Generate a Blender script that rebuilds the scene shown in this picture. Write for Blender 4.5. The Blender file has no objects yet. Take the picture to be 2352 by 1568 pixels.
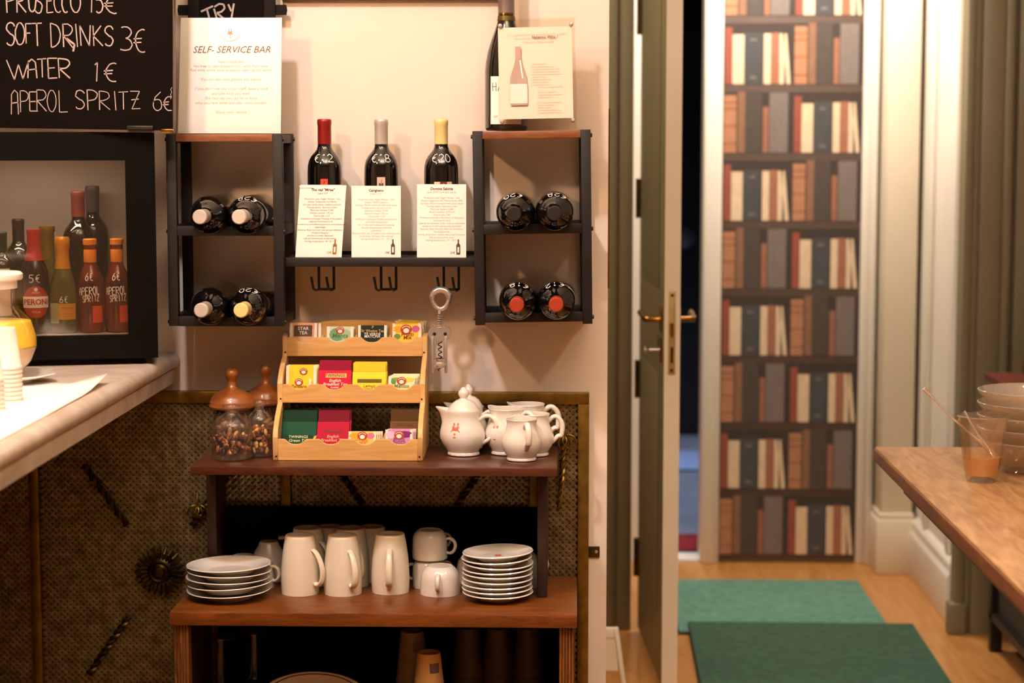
import bpy, bmesh, math, random
from mathutils import Vector, Matrix, Euler
R = math.radians
PI = math.pi
sc = bpy.context.scene
COL = sc.collection
rnd = random.Random(7)

# ------------------------------------------------------------------ camera
CAMH, LENS, FW, FH = 1.58, 70.0, 2352, 1568
FPX = LENS / 36.0 * FW
PITCH = math.atan((784 - 315) / FPX)
YAW = math.atan((1310 - 1176) / FPX)
CROT = Euler((PI / 2 - PITCH, 0, YAW), 'XYZ')
CM = CROT.to_matrix()
CPOS = Vector((0, 0, CAMH))
cd = bpy.data.cameras.new('camera')
cd.sensor_width, cd.lens = 36.0, LENS
cd.clip_start, cd.clip_end = 0.05, 60
cd.dof.use_dof = True
cd.dof.focus_distance = 4.22
cd.dof.aperture_fstop = 3.0
cam = bpy.data.objects.new('camera', cd)
cam.location, cam.rotation_euler = CPOS, CROT
COL.objects.link(cam)
sc.camera = cam


def P(u, v, Y):
    """world point at depth Y seen at photo position (u, v): used to measure the room"""
    d = CM @ Vector(((u - FW / 2) / FPX, -(v - FH / 2) / FPX, -1))
    return CPOS + d * (Y / d.y)


def PZ(u, v, Z):
    d = CM @ Vector(((u - FW / 2) / FPX, -(v - FH / 2) / FPX, -1))
    return CPOS + d * ((Z - CAMH) / d.z)


# ------------------------------------------------------------------ world, lights, exposure
w = bpy.data.worlds.new('world')
sc.world = w
w.use_nodes = True
w.node_tree.nodes['Background'].inputs[0].default_value = (1.0, 0.72, 0.48, 1)
w.node_tree.nodes['Background'].inputs[1].default_value = 0.012


def light(name, kind, loc, power, col, size=0.1, target=None, **kw):
    l = bpy.data.lights.new(name, kind)
    l.energy, l.color = power, col
    if kind == 'AREA':
        l.shape = 'DISK' if 'sy' not in kw else 'RECTANGLE'
        l.size = size
        if 'sy' in kw:
            l.size_y = kw['sy']
    else:
        l.shadow_soft_size = size
    if kind == 'SPOT':
        l.spot_size, l.spot_blend = R(kw.get('cone', 60)), kw.get('blend', .6)
    o = bpy.data.objects.new(name, l)
    o.location = loc
    if target is not None:
        o.rotation_euler = (Vector(target) - Vector(loc)).to_track_quat('-Z', 'Y').to_euler()
    COL.objects.link(o)
    return o


light('bar_pendant_light', 'POINT', (-1.12, 3.08, 2.27), 29, (1.0, .57, .30), .04)
light('ceiling_spot_light', 'AREA', (-.85, 2.75, 3.05), 22, (1.0, .90, .94), .14, (-.45, 4.45, 1.2))
light('table_downlight', 'SPOT', (1.45, 3.1, 3.2), 90, (1.0, .80, .62), .1, (1.15, 4.2, .8), cone=62, blend=.7)
light('doorway_downlight', 'SPOT', (.55, 4.0, 3.2), 30, (1.0, .80, .62), .1, (.42, 5.65, .9), cone=40, blend=.6)
light('ambient_fill_uplight', 'AREA', (.2, 1.9, 2.55), 122, (1.0, .87, .72), 1.2, (.1, 2.1, 3.3))  # unseen fill, added and aimed upward for soft bounce off the ceiling
light('corridor_fill', 'AREA', (-1.0, 5.5, 3.1), 25, (1.0, .80, .58), .5, (.1, 6.1, 1.0))  # added fill, no real fixture: brightens the door leaf and left casing
light('vestibule_light', 'AREA', (.65, 6.75, 2.7), 29, (1.0, .85, .72), .5, (.75, 7.0, 0))
light('far_room_light', 'SPOT', (.45, 8.9, 3.1), 190, (.84, .88, 1.0), .1, (.45, 8.9, 0), cone=72, blend=.6)
sc.view_settings.view_transform = 'Standard'
sc.view_settings.look = 'None'
sc.view_settings.exposure = 0.53
sc.view_settings.gamma = 1.0
sc.view_settings.use_curve_mapping = False
try:
    sc.cycles.use_denoising = True
    sc.cycles.sample_clamp_indirect = 4.0
    sc.cycles.max_bounces = 10
    sc.cycles.transparent_max_bounces = 24
    sc.cycles.caustics_refractive = False
    sc.cycles.caustics_reflective = False
except Exception:
    pass


# ------------------------------------------------------------------ materials
def srgb(h):
    h = h.lstrip('#')
    c = [int(h[i:i + 2], 16) / 255 for i in (0, 2, 4)]
    return tuple((x / 12.92 if x <= .04045 else ((x + .055) / 1.055) ** 2.4) for x in c) + (1,)


MATS = {}


def mat(name, col, rough=.5, metal=0, var=0.0, scale=8, stretch=(1, 1, 1), col2=None, bump=0.0, coat=0.0,
        emit=0, spec=.5, kind='noise', detail=6, sss=0, aniso=0):
    if name in MATS:
        return MATS[name]
    m = bpy.data.materials.new(name)
    m.use_nodes = True
    nt = m.node_tree
    b = nt.nodes['Principled BSDF']
    c1 = srgb(col) if isinstance(col, str) else col
    b.inputs['Base Color'].default_value = c1
    b.inputs['Roughness'].default_value = rough
    b.inputs['Metallic'].default_value = metal
    b.inputs['Specular IOR Level'].default_value = spec
    b.inputs['Coat Weight'].default_value = coat
    b.inputs['Coat Roughness'].default_value = .08
    if emit:
        b.inputs['Emission Color'].default_value = c1
        b.inputs['Emission Strength'].default_value = emit
    if var or col2 or bump:
        tc = nt.nodes.new('ShaderNodeTexCoord')
        mp = nt.nodes.new('ShaderNodeMapping')
        mp.inputs['Scale'].default_value = stretch
        nt.links.new(tc.outputs['Object'], mp.inputs['Vector'])
        if kind == 'wood':
            t = nt.nodes.new('ShaderNodeTexNoise')
            t.inputs['Scale'].default_value = scale
            t.inputs['Detail'].default_value = 8
            t.inputs['Distortion'].default_value = 1.2
        elif kind == 'vein':
            t = nt.nodes.new('ShaderNodeTexNoise')
            t.inputs['Scale'].default_value = scale
            t.inputs['Detail'].default_value = 10
            t.inputs['Roughness'].default_value = .65
            t.inputs['Distortion'].default_value = 2.5
        elif kind == 'speck':
            t = nt.nodes.new('ShaderNodeTexVoronoi')
            t.inputs['Scale'].default_value = scale
        else:
            t = nt.nodes.new('ShaderNodeTexNoise')
            t.inputs['Scale'].default_value = scale
            t.inputs['Detail'].default_value = detail
        nt.links.new(mp.outputs[0], t.inputs['Vector'])
        fac = t.outputs['Fac'] if 'Fac' in t.outputs else t.outputs['Distance']
        if var or col2:
            r = nt.nodes.new('ShaderNodeValToRGB')
            r.color_ramp.elements[0].position = .3
            r.color_ramp.elements[1].position = .7
            if col2:
                c2 = srgb(col2) if isinstance(col2, str) else col2
                r.color_ramp.elements[0].color = c2
                r.color_ramp.elements[1].color = c1
            else:
                r.color_ramp.elements[0].color = tuple(x * (1 - var) for x in c1[:3]) + (1,)
                r.color_ramp.elements[1].color = tuple(min(1, x * (1 + var * .5)) for x in c1[:3]) + (1,)
            nt.links.new(fac, r.inputs['Fac'])
            nt.links.new(r.outputs['Color'], b.inputs['Base Color'])
        if bump:
            bp = nt.nodes.new('ShaderNodeBump')
            bp.inputs['Strength'].default_value = bump
            bp.inputs['Distance'].default_value = .004
            nt.links.new(fac, bp.inputs['Height'])
            nt.links.new(bp.outputs['Normal'], b.inputs['Normal'])
    MATS[name] = m
    return m


def glass(name, tint='#ffffff', refl=.1, rough=.02, edge=.55, milk=0):
    """clear thin glass: mostly transparent, mirror-like towards grazing angles"""
    if name in MATS:
        return MATS[name]
    m = bpy.data.materials.new(name)
    m.use_nodes = True
    nt = m.node_tree
    nt.nodes.remove(nt.nodes['Principled BSDF'])
    out = nt.nodes['Material Output']
    tr = nt.nodes.new('ShaderNodeBsdfTransparent')
    tr.inputs[0].default_value = srgb(tint)
    gl = nt.nodes.new('ShaderNodeBsdfGlossy')
    gl.inputs['Roughness'].default_value = rough
    lw = nt.nodes.new('ShaderNodeLayerWeight')
    lw.inputs['Blend'].default_value = .35
    mr = nt.nodes.new('ShaderNodeMapRange')
    mr.inputs['To Min'].default_value = refl
    mr.inputs['To Max'].default_value = edge
    nt.links.new(lw.outputs['Facing'], mr.inputs['Value'])
    mx = nt.nodes.new('ShaderNodeMixShader')
    nt.links.new(mr.outputs[0], mx.inputs[0])
    nt.links.new(tr.outputs[0], mx.inputs[1])
    nt.links.new(gl.outputs[0], mx.inputs[2])
    last = mx
    if milk:
        df = nt.nodes.new('ShaderNodeBsdfDiffuse')
        df.inputs[0].default_value = srgb('#efe2d0')
        m2 = nt.nodes.new('ShaderNodeMixShader')
        m2.inputs[0].default_value = milk
        nt.links.new(mx.outputs[0], m2.inputs[1])
        nt.links.new(df.outputs[0], m2.inputs[2])
        last = m2
    nt.links.new(last.outputs[0], out.inputs['Surface'])
    MATS[name] = m
    return m


room_wall = mat('tan_wall_paint', '#b3a596', .85, var=.05, scale=5)
plaster = mat('plaster_cream', '#e6d4c3', .85, var=.05, scale=5, bump=.05)
ceil_m = mat('ceiling_paint', '#e8dfd2', .9, var=.03, scale=3)
greige = mat('greige_paint', '#756c50', .45, var=.06, scale=3)
cream_paint = mat('cream_paint', '#e3d8c4', .4, var=.05, scale=4)
white_paint = mat('white_paint', '#e6e0d6', .4, var=.04, scale=4)
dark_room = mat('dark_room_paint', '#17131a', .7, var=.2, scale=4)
floor_wood = mat('floor_oak', '#c08a4e', .35, var=.0, scale=3, stretch=(14, 1.2, 1), col2='#a87238', kind='wood', coat=.15)
blue_floor = mat('blue_grey_tile', '#8c93a8', .3, var=.2, scale=3)
metal_black = mat('black_powder_metal', '#1d1714', .55, metal=.05, spec=.35, var=.15, scale=60, bump=.02)
black_plastic = mat('black_plastic', '#0d0b0a', .4, var=.2, scale=10)
walnut = mat('walnut_wood', '#7a4215', .4, spec=.3, scale=5, stretch=(2, 14, 14), col2='#522708', kind='wood', bump=.03, coat=.15)
rust_wood = mat('rack_wood', '#8a5026', .5, scale=6, stretch=(2, 14, 14), col2='#643313', kind='wood', bump=.03)
mahog = mat('mahogany_wood', '#572a16', .36, scale=5, stretch=(2, 14, 14), col2='#38190c', kind='wood', coat=.2)
dark_wood = mat('dark_stained_wood', '#34190d', .6, scale=5, stretch=(12, 12, 2), col2='#251008', kind='wood')
leg_wood = mat('leg_wood', '#85501f', .45, scale=8, stretch=(12, 12, 1.5), col2='#4d2a0e', kind='wood')
bamboo = mat('bamboo', '#deb071', .45, scale=5, stretch=(1.2, 12, 12), col2='#cb9650', kind='wood', bump=.02)
bamboo_v = mat('bamboo_side', '#deb376', .45, scale=5, stretch=(12, 12, 1.2), col2='#d09d5a', kind='wood', bump=.02)
table_wood = mat('table_oak', '#b08556', .42, scale=4, stretch=(10, 1.5, 10), col2='#835a36', kind='wood', bump=.03, coat=.1)
table_edge = mat('table_edge_wood', '#7a4a28', .45, scale=5, stretch=(10, 1.5, 10), col2='#553015', kind='wood')
lid_wood = mat('jar_lid_wood', '#a4602c', .35, scale=9, stretch=(1, 1, 8), col2='#7c431c', kind='wood', coat=.3)
red_wood = mat('red_wood', '#6e2a18', .4, scale=5, col2='#52190d', kind='wood', stretch=(8, 2, 8))
brass_old = mat('aged_brass_frame', '#8c6c28', .38, metal=.75, scale=30, col2='#6a4f18', bump=.05)
brass_weave = mat('woven_brass_strip', '#8a7852', .38, metal=.6, scale=40, col2='#665534', bump=.04)
brass_dark = mat('dark_brass_ornament', '#5c4a22', .4, metal=.85, scale=40, col2='#2e2410')
brass_handle = mat('polished_brass', '#a8793a', .25, metal=1, scale=30, col2='#80551f')
steel = mat('chrome_steel', '#e2dbd2', .2, metal=.8, var=.1, scale=20)
dull_steel = mat('brushed_steel', '#c0b7ac', .33, metal=.7, var=.15, scale=40)
porcelain = mat('porcelain_white', '#ece3d8', .16, spec=.55, coat=.4, var=.015, scale=4)
stone_w = mat('cream_stoneware', '#eee2cc', .2, coat=.3, var=.02, scale=4)
foot_ring = mat('unglazed_foot_ring', '#c79a6a', .6, var=.1, scale=30)
wine_glass = mat('dark_bottle_glass', '#0b0807', .06, spec=.6, coat=.5, var=.1, scale=3)
green_glass = mat('green_bottle_glass', '#20260f', .06, spec=.6, coat=.5, var=.1, scale=3)
paper = mat('white_paper', '#f4ede2', .75, var=.015, scale=6)
paper2 = mat('cream_paper', '#efe2d0', .75, var=.02, scale=6)
ink = mat('brown_ink', '#7a5a44', .8, var=.1, scale=20)
ink_dark = mat('dark_brown_ink', '#5a3a28', .8, var=.1, scale=20)
ink_pale = mat('pale_grey_ink', '#b39c86', .8, var=.1, scale=20)
chalkb = mat('chalkboard_black', '#0e0805', .9, spec=.08, var=.25, scale=3)
chalk = mat('chalk', '#a3928a', .95, var=.15, scale=120)
white_ink = mat('white_marker', '#efe6da', .7, var=.05, scale=60)
crest_red = mat('crest_red', '#d9603c', .5, var=.1, scale=40)
marble = mat('counter_marble', '#d2c7bb', .3, scale=3.5, col2='#a8937f', kind='vein', coat=.15)
mat_green = mat('green_mat_pile', '#588878', .95, var=.25, scale=40, bump=.3)
mat_dark = mat('dark_green_mat_pile', '#2e5340', .95, var=.3, scale=40, bump=.3)
mat_rubber = mat('mat_rubber_border', '#2c332c', .7, var=.2, scale=20)
acryl = glass('clear_acrylic', '#fdfaf6', .015, .05, .14)
pane_g = glass('fridge_pane_glass', '#ece6e0', .09, .08, .35)
flask_g = glass('flask_glass', '#fbf6ef', .05, .05, .35)
jar_g = glass('jar_glass', '#fbf6f0', .06, .03, .5, milk=.03)
bowl_g = glass('bowl_glass', '#fbf4ea', .10, .06, .6, milk=.14)
dish_g = glass('dish_glass', '#fdf6ec', .08, .05, .5, milk=.03)
stem_g = glass('stemware_glass', '#f2ece6', .03, .03, .4)
plastic_clear = mat('frosted_plastic', '#f3e4d6', .35, var=.03, scale=10)


# ------------------------------------------------------------------ mesh builder
class MB:
    def __init__(s):
        s.v, s.f, s.m = [], [], []

    def add(s, verts, faces, mi=0, T=None):
        o = len(s.v)
        if T is not None:
            verts = [T @ Vector(p) for p in verts]
        s.v += [tuple(p) for p in verts]
        s.f += [tuple(i + o for i in f) for f in faces]
        s.m += [mi] * len(faces)
        return s

    def box(s, x0, x1, y0, y1, z0, z1, mi=0, T=None):
        return s.add([(x0, y0, z0), (x1, y0, z0), (x1, y1, z0), (x0, y1, z0),
                      (x0, y0, z1), (x1, y0, z1), (x1, y1, z1), (x0, y1, z1)],
                     [(0, 3, 2, 1), (4, 5, 6, 7), (0, 1, 5, 4), (1, 2, 6, 5), (2, 3, 7, 6), (3, 0, 4, 7)], mi, T)

    def lathe(s, prof, n=32, mi=0, T=None, a0=0.0, a1=2 * PI, wave=None):
        full = abs(a1 - a0 - 2 * PI) < 1e-6
        k = n if full else n + 1
        vs, fs, rows = [], [], []
        for r, z in prof:
            if r < 1e-7:
                rows.append([len(vs)])
                vs.append((0, 0, z))
            else:
                row = []
                for i in range(k):
                    a = a0 + (a1 - a0) * i / n
                    rr, zz = (r, z) if wave is None else wave(r, z, a)
                    row.append(len(vs))
                    vs.append((rr * math.cos(a), rr * math.sin(a), zz))
                rows.append(row)
        for A, B in zip(rows, rows[1:]):
            if len(A) == 1 and len(B) == 1:
                continue
            for i in range(n):
                j = (i + 1) % k if full else i + 1
                if len(A) == 1:
                    fs.append((A[0], B[j], B[i]))
                elif len(B) == 1:
                    fs.append((A[i], A[j], B[0]))
                else:
                    fs.append((A[i], A[j], B[j], B[i]))
        return s.add(vs, fs, mi, T)

    def stube(s, pts, rs, n=10, mi=0, T=None, flat=None, k=4):
        q = spline([tuple(p) + (r_,) for p, r_ in zip(pts, rs if isinstance(rs, (list, tuple)) else [rs] * len(pts))], k)
        return s.tube([p[:3] for p in q], [p[3] for p in q], n, mi, T, False, flat)

    def tube(s, pts, r, n=8, mi=0, T=None, closed=False, flat=None):
        pts = [Vector(p) for p in pts]
        N = len(pts)
        rs = r if isinstance(r, (list, tuple)) else [r] * N
        vs, fs = [], []
        up = None
        for i, p in enumerate(pts):
            a = pts[i - 1] if (i > 0 or closed) else p
            b = pts[(i + 1) % N] if (i < N - 1 or closed) else p
            t = (b - a).normalized()
            if up is None:
                up = Vector((0, 0, 1)) if abs(t.z) < .9 else Vector((1, 0, 0))
            x = (up - t * up.dot(t)).normalized()
            up = x
            y = t.cross(x)
            fx, fy = flat or (1, 1)
            for k in range(n):
                an = 2 * PI * k / n
                vs.append(p + x * (rs[i] * fx * math.cos(an)) + y * (rs[i] * fy * math.sin(an)))
        for i in range(N - 1 + (1 if closed else 0)):
            j = (i + 1) % N
            for k in range(n):
                l = (k + 1) % n
                fs.append((i * n + k, i * n + l, j * n + l, j * n + k))
        if not closed:
            fs.append(tuple(reversed(range(n))))
            fs.append(tuple(range((N - 1) * n, N * n)))
        return s.add(vs, fs, mi, T)

    def prism(s, poly, y0, y1, mi=0, T=None, axis='y'):
        n = len(poly)
        if axis == 'y':
            vs = [(x, y0, z) for x, z in poly] + [(x, y1, z) for x, z in poly]
        elif axis == 'x':
            vs = [(y0, x, z) for x, z in poly] + [(y1, x, z) for x, z in poly]
        else:
            vs = [(x, z, y0) for x, z in poly] + [(x, z, y1) for x, z in poly]
        fs = [tuple(range(n)), tuple(reversed(range(n, 2 * n)))]
        for i in range(n):
            j = (i + 1) % n
            fs.append((i, i + n, j + n, j))
        return s.add(vs, fs, mi, T)

    def mapped(s, verts, faces, fn, mi=0):
        return s.add([fn(*p) for p in verts], faces, mi)

    def ribbon(s, pts, wd, fn, mi=0):
        """flat stroke along 2D points; fn maps (x, z) to 3D"""
        pts = [Vector(p) for p in pts]
        for i in range(1, len(pts) - 1):      # sharp corners start a new stroke
            a_, b_ = pts[i] - pts[i - 1], pts[i + 1] - pts[i]
            if a_.length > 1e-9 and b_.length > 1e-9 and a_.angle(b_) > .9:
                s.ribbon(pts[:i + 1], wd, fn, mi)
                return s.ribbon(pts[i:], wd, fn, mi)
        L, Rr = [], []
        for i, p in enumerate(pts):
            t = (pts[min(i + 1, len(pts) - 1)] - pts[max(i - 1, 0)])
            t = t.normalized() if t.length > 1e-9 else Vector((1, 0))
            nn = Vector((-t.y, t.x)) * wd * .5
            L.append(p + nn)
            Rr.append(p - nn)
        vs = [fn(p.x, p.y) for p in L] + [fn(p.x, p.y) for p in Rr]
        n = len(pts)
        return s.add(vs, [(i, i + n, i + n + 1, i + 1) for i in range(n - 1)], mi)

    def build(s, name, mats, parent=None, loc=None, rot=None, smooth=None, bevel=0, seg=2, kind=None, weld=False):
        me = bpy.data.meshes.new(name)
        me.from_pydata(s.v, [], s.f)
        mats = mats if isinstance(mats, (list, tuple)) else [mats]
        for m in mats:
            me.materials.append(m)
        me.polygons.foreach_set('material_index', s.m)
        bm = bmesh.new()
        bm.from_mesh(me)
        if weld:
            bmesh.ops.remove_doubles(bm, verts=bm.verts, dist=1e-5)
        bmesh.ops.recalc_face_normals(bm, faces=bm.faces)
        if bevel:
            es = [e for e in bm.edges if len(e.link_faces) == 2 and e.calc_face_angle(0) > .5]
            bmesh.ops.bevel(bm, geom=es, offset=bevel, segments=seg, affect='EDGES', clamp_overlap=True, profile=.5)
        bm.to_mesh(me)
        bm.free()
        if smooth or bevel:
            me.polygons.foreach_set('use_smooth', [True] * len(me.polygons))
            me.set_sharp_from_angle(angle=R(smooth or 40))
        me.update()
        o = bpy.data.objects.new(name, me)
        COL.objects.link(o)
        if parent:
            o.parent = parent
        if loc is not None:
            o.location = loc
        if rot is not None:
            o.rotation_euler = rot
        if kind:
            o['kind'] = kind
        return o


def tag(o, label, cat, group=None, kind=None):
    o['label'], o['category'] = label, cat
    if group:
        o['group'] = group
    if kind:
        o['kind'] = kind
    return o


def thing(name, label, cat, loc=(0, 0, 0), rot=(0, 0, 0), group=None):
    o = bpy.data.objects.new(name, None)
    o.empty_display_size = .05
    o.location = loc
    o.rotation_euler = rot
    COL.objects.link(o)
    return tag(o, label, cat, group)


def struct(o):
    o['kind'] = 'structure'
    return o


def copy_tree(o, loc, rot=None, label=None):
    def rec(a, par):
        c = a.copy()
        COL.objects.link(c)
        c.parent = par
        for ch in list(a.children):
            rec(ch, c)
        return c
    r = rec(o, None)
    r.location = loc
    if rot is not None:
        r.rotation_euler = rot
    if label:
        r['label'] = label
    return r


# ------------------------------------------------------------------ lettering
_tc = {}


def text(body, size, shear=0.0, bold=0.0, align='CENTER', width=None):
    key = (body, round(size, 5), shear, bold, align, width)
    if key in _tc:
        return _tc[key]
    c = bpy.data.curves.new('t', 'FONT')
    c.body, c.size, c.shear, c.offset, c.align_x = body, size, shear, bold, align
    c.resolution_u = 2
    c.align_y = 'CENTER'
    ob = bpy.data.objects.new('t', c)
    me = bpy.data.meshes.new_from_object(ob)
    vs = [(p.co.x, p.co.y) for p in me.vertices]
    fs = [tuple(p.vertices) for p in me.polygons]
    bpy.data.objects.remove(ob)
    bpy.data.curves.remove(c)
    bpy.data.meshes.remove(me)
    if width and vs:
        xs = [p[0] for p in vs]
        k = width / max(1e-6, max(xs) - min(xs))
        vs = [(x * k, y) for x, y in vs]
    _tc[key] = (vs, fs)
    return _tc[key]


def put_text(mb, body, x, z, size, fn, mi=0, **kw):
    vs, fs = text(body, size, **kw)
    mb.add([fn(px + x, pz + z) for px, pz in vs], fs, mi)


def arc(cx, cy, rx, ry, a0, a1, n=10):
    return [(cx + rx * math.cos(R(a0 + (a1 - a0) * i / n)), cy + ry * math.sin(R(a0 + (a1 - a0) * i / n))) for i in range(n + 1)]


GL = {
    'P': [[(.05, 0), (0, 1)], [(0, .98)] + arc(.35, .74, .6, .24, 80, -90, 8) + [(.03, .47)]],
    'R': [[(.05, 0), (0, 1)], [(0, .98)] + arc(.35, .74, .55, .24, 80, -90, 8) + [(.05, .48), (.95, 0)]],
    'O': [arc(.5, .5, .46, .5, 100, 470, 18)],
    '0': [arc(.5, .5, .46, .5, 100, 470, 18)],
    'S': [arc(.52, .75, .42, .25, 20, 200, 8) + arc(.48, .25, .42, .25, 90, -150, 10)],
    'E': [[(.95, 1), (0, .98), (.03, 0), (1, .02)], [(.02, .5), (.75, .52)]],
    'C': [arc(.6, .5, .55, .5, 60, 300, 14)],
    'F': [[(.03, 0), (0, 1), (1, 1)], [(.02, .52), (.75, .54)]],
    'T': [[(0, .97), (1, 1)], [(.5, 1), (.55, 0)]],
    'D': [[(.1, 0), (0, 1)], [(0, 1)] + arc(.1, .5, .85, .5, 75, -90, 12)],
    'I': [[(.4, 1), (.6, 0)]],
    'N': [[(.1, 0), (0, 1), (.9, 0), (1, 1)]],
    'K': [[(.05, 0), (0, 1)], [(.8, 1), (.05, .5), (1, 0)]],
    'W': [[(0, 1), (.35, 0), (.55, .8), (.75, .05), (1, 1)]],
    'A': [[(.1, 0), (.15, .8), (.45, 1), (.8, .85), (.9, 0)], [(.1, .45), (.9, .5)]],
    'L': [[(.1, 1), (.15, 0), (1, .02)]],
    'Z': [[(.05, 1), (.95, 1), (.2, 0), (1, .02)], [(.15, .5), (.85, .55)]],
    'Y': [[(0, 1), (.45, .5)], [(1, 1), (.35, -.1)]],
    'H': [[(0, 0), (0, 1)], [(1, 0), (1, 1)], [(0, .5), (1, .5)]],
    '1': [[(.3, .85), (.6, 1), (.5, 0)]],
    '2': [arc(.5, .72, .45, .28, 170, -20, 8) + [(.05, .02), (1, .02)]],
    '3': [arc(.4, .76, .5, .24, 120, -80, 8) + arc(.4, .26, .55, .26, 80, -130, 10)],
    '5': [[(.95, 1), (.15, 1), (.1, .58)] + arc(.4, .3, .5, .3, 100, -130, 10)],
    '6': [[(.8, 1), (.3, .7)] + arc(.5, .3, .42, .3, 160, 520, 16)],
    '8': [arc(.5, .75, .38, .25, -90, 270, 12) + arc(.5, .25, .45, .25, 90, 450, 12)],
    'E$': [arc(.7, .5, .55, .5, 70, 290, 12), [(0, .58), (.65, .62)], [(0, .42), (.6, .44)]],
}


def stroke(mb, ch, x, z, wd, h, lw, fn, mi=0, jit=0.0):
    for pl in GL[ch]:
        pts = [(x + px * wd + rnd.uniform(-jit, jit), z + pz * h + rnd.uniform(-jit, jit)) for px, pz in pl]
        mb.ribbon(pts, lw * rnd.uniform(.85, 1.2), fn, mi)


def word(mb, s, x, z, wd, h, gap, lw, fn, mi=0, jit=0.0, slope=0.0):
    i = 0
    for ch in s:
        if ch != ' ':
            k = 'E$' if ch == '€' else ch
            stroke(mb, k, x, z + slope * (x), wd, h, lw, fn, mi, jit)
        x += wd + gap


def prof_r(prof):
    ps = sorted([(z, r) for r, z in prof])

    def f(z):
        if z <= ps[0][0]:
            return ps[0][1]
        for (z0, r0), (z1, r1) in zip(ps, ps[1:]):
            if z0 <= z <= z1:
                return r0 if z1 - z0 < 1e-9 else r0 + (r1 - r0) * (z - z0) / (z1 - z0)
        return ps[-1][1]
    return f


def wrap(prof, ang=-90.0, eps=.0006, rref=None):
    """(x, z) on the surface of a turned body, x measured along its girth"""
    f = prof_r(prof)

    def g(x, z):
        r = f(z)
        a = R(ang) + x / (rref or max(r, .006))
        return ((r + eps) * math.cos(a), (r + eps) * math.sin(a), z)
    return g


def patch(mb, poly, fn, mi=0, nx=10):
    """rectangle or convex outline drawn on a curved surface; poly = (x0, x1, z0, z1)"""
    x0, x1, z0, z1 = poly
    vs, fs = [], []
    nz = 4
    for j in range(nz + 1):
        for i in range(nx + 1):
            vs.append(fn(x0 + (x1 - x0) * i / nx, z0 + (z1 - z0) * j / nz))
    for j in range(nz):
        for i in range(nx):
            a = j * (nx + 1) + i
            fs.append((a, a + 1, a + nx + 2, a + nx + 1))
    mb.add(vs, fs, mi)


def disc(mb, cx, cz, rx, rz, fn, mi=0, n=20, rings=3):
    vs, fs = [fn(cx, cz)], []
    for k in range(1, rings + 1):
        for i in range(n):
            a = 2 * PI * i / n
            vs.append(fn(cx + rx * k / rings * math.cos(a), cz + rz * k / rings * math.sin(a)))
    for i in range(n):
        fs.append((0, 1 + i, 1 + (i + 1) % n))
    for k in range(rings - 1):
        for i in range(n):
            a, b = 1 + k * n + i, 1 + k * n + (i + 1) % n
            fs.append((a, a + n, b + n, b))
    mb.add(vs, fs, mi)


def crest(mb, fn, x, z, s, mi=0):
    """the red hotel crest: a towered shield over two dots"""
    for a in (-.42, .18):
        patch(mb, (x + a * s, x + (a + .24) * s, z + .62 * s, z + .95 * s), fn, mi, 3)
    for a in (-.5, .2):
        patch(mb, (x + a * s, x + (a + .3) * s, z - .1 * s, z + .55 * s), fn, mi, 3)
    patch(mb, (x - .24 * s, x + .24 * s, z - .1 * s, z + .36 * s), fn, mi, 3)
    mb.add([fn(x - .8 * s, z - .32 * s), fn(x + .8 * s, z - .32 * s), fn(x + .55 * s, z - .08 * s), fn(x - .55 * s, z - .08 * s)], [(0, 1, 2, 3)], mi)
    mb.add([fn(x - .2 * s, z - .6 * s), fn(x, z - .8 * s), fn(x + .2 * s, z - .6 * s), fn(x, z - .42 * s)], [(0, 1, 2, 3)], mi)
    patch(mb, (x - .22 * s, x + .22 * s, z - 1.12 * s, z - .98 * s), fn, mi, 3)


def spline(pts, k=4):
    """Catmull-Rom resampling of a list of tuples"""
    out = []
    n = len(pts)
    for i in range(n - 1):
        p0, p1, p2, p3 = pts[max(i - 1, 0)], pts[i], pts[i + 1], pts[min(i + 2, n - 1)]
        for j in range(k):
            t = j / k
            out.append(tuple(.5 * (2 * b + (c - a) * t + (2 * a - 5 * b + 4 * c - d) * t * t + (3 * b - a - 3 * c + d) * t ** 3) for a, b, c, d in zip(p0, p1, p2, p3)))
    out.append(tuple(pts[-1]))
    return out


ORD = ['first', 'second', 'third', 'fourth', 'fifth', 'sixth', 'seventh', 'eighth', 'ninth', 'tenth', 'eleventh', 'twelfth']
flatxz = lambda y: (lambda x, z: (x, y, z))

# ------------------------------------------------------------------ the room
W = 4.45            # bar wall
WX1 = P(1396, 700, W).x
PY = 6.31           # partition with the doorway
BY = 7.36           # back of the vestibule
RX0, RX1, RY0, HC = -3.0, 2.5, -1.6, 3.3


def slab(name, m, *b, bevel=0):
    return struct(MB().box(*b).build(name, m, bevel=bevel))


slab('floor', floor_wood, RX0, RX1, RY0, BY + .02, -.1, 0)
slab('floor_far_room', blue_floor, -.6, 1.6, BY + .02, 10.6, -.1, -.002)
slab('ceiling', ceil_m, RX0, RX1, RY0, 10.6, HC, HC + .1)
slab('wall_bar', plaster, RX0, WX1, W, W + .22, 0, HC)
slab('wall_left', room_wall, RX0 - .1, RX0, RY0, PY, 0, HC)
slab('wall_right', room_wall, RX1, RX1 + .1, RY0, PY, 0, HC)
slab('wall_rear', room_wall, RX0, RX1, RY0 - .1, RY0, 0, HC)
JX0 = P(1452, 800, PY).x
JX1 = P(2212, 800, PY).x
mb = MB()
mb.box(RX0, JX0, PY, PY + .12, 0, HC)
mb.box(JX1, RX1, PY, PY + .12, 0, HC)
mb.box(JX0, JX1, PY, PY + .12, 2.3, HC)
pw = struct(mb.build('wall_partition', greige))
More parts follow.
